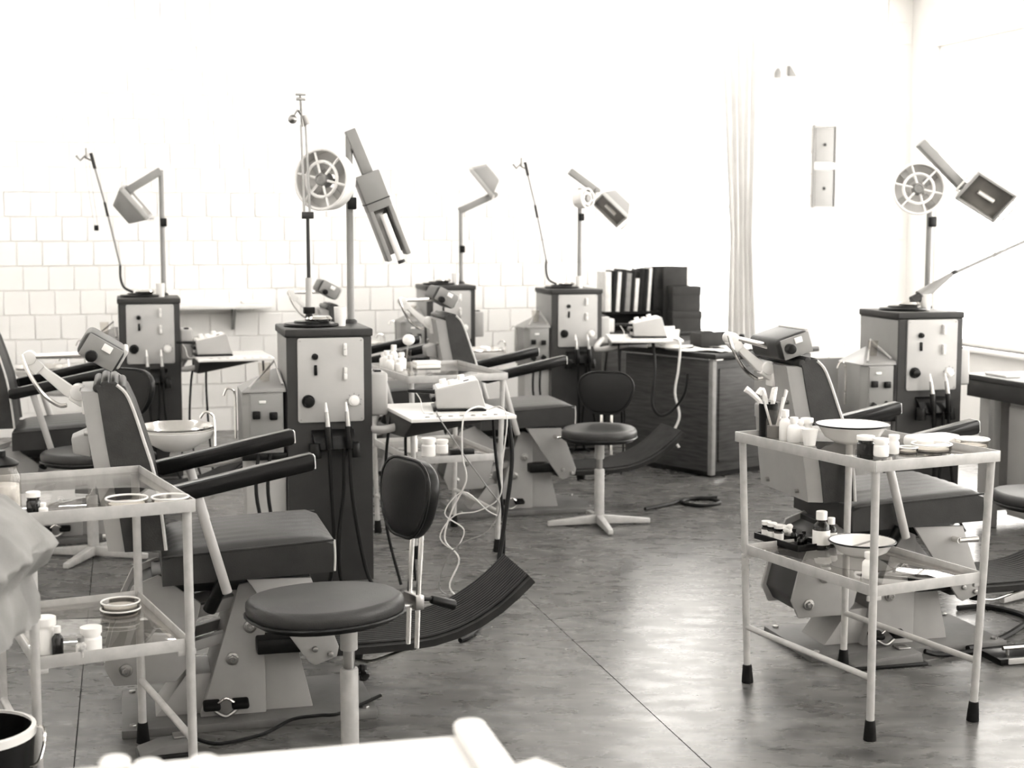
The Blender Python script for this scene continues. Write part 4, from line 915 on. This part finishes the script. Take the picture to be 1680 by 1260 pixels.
# low cabinet behind the desk with book rack and boxes
t = thing('low_cabinet', 'low dark cabinet behind the desk carrying books and boxes', 'cabinet', (1.06, 11.52, 0), A)
MB().box((0, 0, .385), (.84, .4, .77), bev=.004).build('body', 'desk_wood', t); MB().box((0, 0, .785), (.88, .44, .03), bev=.004).build('top', 'desk_top', t)
for s in (-1, 1):
    d_ = MB().box((s * .21, -.203, .39), (.4, .014, .7), bev=.004).build('door', 'desk_wood', t); MB().sphere((s * .04, -.218, .42), .013).build('knob', 'steel', d_)
CB = Vector((1.06, 11.52, .8))
def cb(a, b, z): v = Vector((1.06, 11.52, 0)) + rotZ(A) @ Vector((a, b, 0)); return (v.x, v.y, z)
t = thing('book_rack', 'dark desktop rack under the row of books', 'book rack', cb(-.17, .02, .80), A)
MB().box((0, 0, .14), (.46, .26, .02), bev=.003).build('shelf', 'book_dark', t)
for s in (-1, 1): MB().box((s * .22, 0, .065), (.018, .26, .13), bev=.003).build('side', 'book_dark', t)
MB().box((0, .12, .065), (.42, .012, .13), bev=.002).build('back', 'book_dark', t)
bk = []; x_ = -.40
for w, h, tl, m in ((.05, .30, 0, 'book_light'), (.03, .31, -.06, 'book_dark'), (.03, .30, -.06, 'book_light'), (.035, .32, -.06, 'book_dark'), (.04, .29, -.06, 'book_grey'), (.028, .31, -.06, 'book_dark'), (.03, .25, -.06, 'book_light'), (.035, .32, -.06, 'book_dark'), (.03, .325, -.06, 'book_dark'), (.024, .33, -.06, 'book_light'), (.03, .335, 0, 'book_dark')):
    x_ += w / 2 + .003 + (.026 if bk and tl == 0 else 0); bk.append((x_, w, h, tl, m)); x_ += w / 2
onames = ['first', 'second', 'third', 'fourth', 'fifth', 'sixth', 'seventh', 'eighth', 'ninth', 'tenth', 'eleventh']
for i, (x, w, h, tl, m) in enumerate(bk):
    c = {'book_light': 'pale', 'book_dark': 'dark', 'book_grey': 'grey'}[m]
    t = thing('book', '%s upright book, %s from the left in the row behind the desk' % (c, onames[i]), 'book', cb(x - .005, -.02, .951), A, 'row of books on the rack')
    M = rotY(-tl)
    MB().box(M @ Vector((0, 0, h / 2)), (w * .8, .2, h - .008), M, bev=.001).build('pages', 'paper', t)
    for s in (-1, 1): MB().box(M @ Vector((s * w * .43, -.002, h / 2)), (w * .1, .212, h), M, bev=.001).build('cover', m, t)
    MB().box(M @ Vector((0, -.105, h / 2)), (w * .86, .006, h), M, bev=.001).build('spine', m, t)
def carton(label, loc, rz, w, d, h):
    t = thing('card_box', label, 'box', loc, rz, 'dark card boxes on the cabinet')
    MB().box((0, 0, h / 2), (w, d, h), bev=.004).build('body', 'box_board', t); MB().box((0, 0, h * .82), (w + .006, d + .006, h * .36), bev=.003).build('lid', 'box_board', t)
    return t
carton('tall dark box file at the end of the row of books', cb(.175, .05, .8005), A, .19, .28, .485)
carton('lower dark card box of the two stacked in front of the box file', cb(.225, -.165, .8005), A, .235, .12, .15)
carton('upper dark card box of the two stacked in front of the box file', cb(.22, -.165, .951), A, .225, .12, .19)
o = MB().box((0, 0, .05), (.1, .08, .1), bev=.006).build('index_box', 'book_light'); tag(o, 'small pale box left of the book rack', 'box', None, cb(-.395, -.15, .8005), A)

# ------------------------------------------------------------------ bench at the right
BR = Vector((2.62, 7.60, 0)); 
t = thing('work_bench', 'dark-topped bench with pale cupboards at the right edge', 'bench', tuple(BR + Rv * .33 - Dv * .05), A + .05)
MB().box((0, 0, .785), (.66, 1.2, .03), bev=.004).build('bench_top', 'bench_dark', t)
for s in (-1, 1): MB().box((s * .31, 0, .725), (.02, 1.14, .09), bev=.003).build('apron', 'bench_dark', t)
for sx in (-1, 1):
    for y in (-.5, .34): MB().box((sx * .3, y, .34), (.045, .045, .68), bev=.005).build('leg', 'unit_grey', t)
MB().box((.02, -.09, .37), (.54, .74, .60), bev=.005).build('cupboard', 'panel_grey', t); MB().box((.02, .47, .37), (.54, .16, .60), bev=.005).build('cupboard', 'panel_grey', t)
for y, l in ((-.27, .34), (.1, .34)): MB().box((-.256, y, .37), (.014, l, .56), bev=.004).build('door', 'panel_grey', t)
o = MB().box((0, 0, .006), (.09, .2, .012), bev=.002).build('notebook', 'paper'); tag(o, 'white notebook lying on the bench at the right', 'notebook', None, tuple(BR + Rv * .1 + Dv * .35 + Vector((0, 0, .8))), A)

# ------------------------------------------------------------------ things on the walls
t = thing('wall_shelf', 'white wall shelf on a bracket behind the far left unit', 'shelf', tuple(wpt(-2.45, .985)), A)
MB().box((0, -.16, .0), (.95, .3, .035), bev=.006).build('board', 'enamel', t); MB().box((.36, -.16, .027), (.2, .26, .02), bev=.005).build('raised_end', 'enamel', t)
for x in (-.3, .2): MB().prism([(0, -.02), (0, -.19), (.02, -.19), (.22, -.035), (.22, -.02)], -.012, .012, M=rotZ(-math.pi / 2), loc=(x, -.012, 0)).build('bracket', 'unit_grey', t)
t = thing('wall_panel', 'narrow framed wall fixture with two plates on the tiled pier', 'wall fixture', tuple(wpt(2.745, 2.10, .012)), A)
for x in (-.1, .1): MB().box((x, -.012, 0), (.012, .024, .70), bev=.002).build('frame_side', 'unit_grey', t)
for z in (-.345, .345): MB().box((0, -.012, z), (.2, .024, .012), bev=.002).build('frame_end', 'panel_grey', t)
for z, h in ((.185, .29), (-.185, .31)):
    p_ = MB().box((0, -.008, z), (.17, .014, h), bev=.003).build('plate', 'unit_grey', t); MB().sphere((0, -.02, z), .014).build('knob', 'unit_dark', p_)
MB().box((0, -.014, .005), (.19, .02, .055), bev=.004).build('cross_bar', 'white_plastic', t)
t = thing('pull_cord', 'hanging pull cord with a dark weight above the pier', 'cord', tuple(wpt(2.285, 2.83, .06)), A)
MB().cyl((0, 0, .04), (.01, .02, .78), .006, seg=8).build('cord', 'cord_pale', t); MB().lathe([(0, 0), (.03, 0), (.028, .05), (.014, .08), (0, .085)], seg=14).build('weight', 'book_grey', t)
o = MB().hexa([(-.03, -.05, 0), (.05, -.03, 0), (.05, 0, 0), (-.03, 0, 0)], [(-.03, -.05, .08), (-.01, -.03, .09), (-.01, 0, .09), (-.03, 0, .09)], bev=.003).build('wall_bracket', 'book_grey'); tag(o, 'small dark bracket high on the pier beside the pull cord', 'bracket', None, tuple(wpt(2.42, 2.85, .014)), A)
t = thing('curtain', 'narrow pale curtain gathered beside the window above the desk', 'curtain', tuple(wpt(1.93, .58, .10)), A)
tp_, bt = [], []
for i in range(25):
    f = i / 24; z = 2.6 * f; r1, r2 = [], []
    for j in range(29):
        g = j / 28; w = .10 + .05 * abs(2 * f - .7); x = (g - .5) * 2 * w + .05 * (1 - f); y = .022 * math.sin(g * 5 * 2 * math.pi + f) 
        r1.append((x, y - .002, z)); r2.append((x, y + .002, z))
    tp_.append(r1); bt.append(r2)
MB().sheet(tp_, bt).build('drape', 'curtain', t, ang=70); MB().cyl((-.9, 0, 2.63), (.25, 0, 2.63), .012, seg=10).build('rod', 'white_plastic', t)
for x in (-.85, .2): MB().box((x, .05, 2.63), (.03, .1, .03), bev=.004).build('rod_bracket', 'white_plastic', t)

# ------------------------------------------------------------------ foreground: white table and what lies on it, coat and bin at the left
FT = Vector((-.058, 2.066, 0))
t = thing('side_table', 'white-topped table in the foreground at the bottom edge', 'table', tuple(FT), A)
MB().box((-.6, -.4, .865), (1.2, .8, .03), bev=.006).build('table_top', 'cloth_white', t)
MB().flat(rounded(.045, .5, .02, 5), .88, .899, bev=.006, seg=3, loc=(-.004, -.235, 0)).build('raised_lip', 'cloth_white', t)
for x in (-1.14, -.06):
    for y in (-.74, -.06): MB().cyl((x, y, 0), (x, y, .85), .018, seg=12).build('leg', 'trolley_paint', t)
p = MB().box((0, 0, .0012), (.21, .297, .0024), bev=0).build('paper_sheet', 'paper'); tag(p, 'white sheet poking past the corner of the foreground table', 'paper', None, (.053, 1.725, .9), math.radians(42))
for i, (x, y, z) in enumerate(((-.503, 1.83, .922), (-.46, 1.825, .919), (-.394, 1.845, .917))):
    t = thing('lidded_jar', 'white lidded jar, %s of three on the foreground table' % ('leftmost', 'middle', 'rightmost')[i], 'jar', (x, y, .8805), 0, 'white jars on the foreground table')
    h = z - .8805 + .008
    MB().lathe([(0, 0), (.016, 0), (.017, h * .6), (0, h * .6)], seg=20).build('body', 'white_plastic', t); MB().lathe([(0, h * .58), (.019, h * .58), (.019, h * .92), (.015, h), (0, h)], seg=20).build('lid', 'white_plastic', t)
t = thing('draped_coat', 'rumpled grey coat draped over the stool at the left edge', 'coat', (-.075, 0, 0), 0)
path = [(-1.0, .70), (-1.002, .755), (-1.02, .80), (-.985, .845), (-.962, .875), (-.972, .905), (-1.015, .955), (-1.075, .995), (-1.15, 1.012), (-1.215, .99), (-1.25, .92), (-1.262, .82), (-1.265, .70)]
tp_, bt = [], []
fine = []
for i in range(len(path) - 1):
    for k in range(4): f = k / 4; fine.append((path[i][0] * (1 - f) + path[i + 1][0] * f, path[i][1] * (1 - f) + path[i + 1][1] * f))
fine.append(path[-1])
caps = [(-3, .15, .3), (-2, .7, .8), (-1, .92, .95)] + [(j, 1, 1) for j in range(29)] + [(29, .92, .95), (30, .7, .8), (31, .15, .3)]
for j, kx, kz in caps:
    y = 2.97 + .40 * min(max(j, -.6 - (j == -3) * .2), 28.6) / 28; r1, r2 = [], []
    for i, (x, z) in enumerate(fine):
        a, b_ = fine[max(i - 2, 0)], fine[min(i + 2, len(fine) - 1)]; nx, nz = (b_[1] - a[1]), -(b_[0] - a[0]); l = math.hypot(nx, nz) or 1; nx /= l; nz /= l
        s = -.016 * abs(math.sin(j * .28 + i * .13 + .4)) ** .6 + .011 * abs(math.sin(j * .17 - i * .2)) ** .7 - .008 * abs(math.sin(j * .5 - i * .09))
        px, pz = x + nx * s, z + nz * s
        px = -1.11 + (px + 1.11) * kx; pz = .70 + (pz - .70) * kz
        r1.append((px, y, pz)); r2.append((px - nx * .007, y + .002, pz - nz * .007))
    tp_.append(r1); bt.append(r2)
MB().sheet(tp_, bt).build('coat_cloth', 'cloth', t, ang=80)
t = thing('waste_bin', 'black bin with a pale rim on the floor at the left edge', 'bin', (-1.325, 3.58, 0))
MB().lathe([(0, 0), (.115, 0), (.14, .36), (.132, .36), (.108, .01), (0, .01)], seg=36).build('bin_body', 'black_plastic', t)
MB().lathe([(.143, .345), (.143, .365), (.132, .367), (.132, .352), (.143, .345)], seg=36).build('rim', 'enamel', t)
MB().tube([(.13, .03, .36), (.16, .02, .36), (.175, -.02, .34), (.17, -.05, .30), (.15, -.06, .29)], .004, 8, 5).build('handle', 'chrome', t)
MB().cyl((-.05, .05, .012), (-.02, -.05, .47), .016, seg=12).build('tube_inside', 'enamel', t)
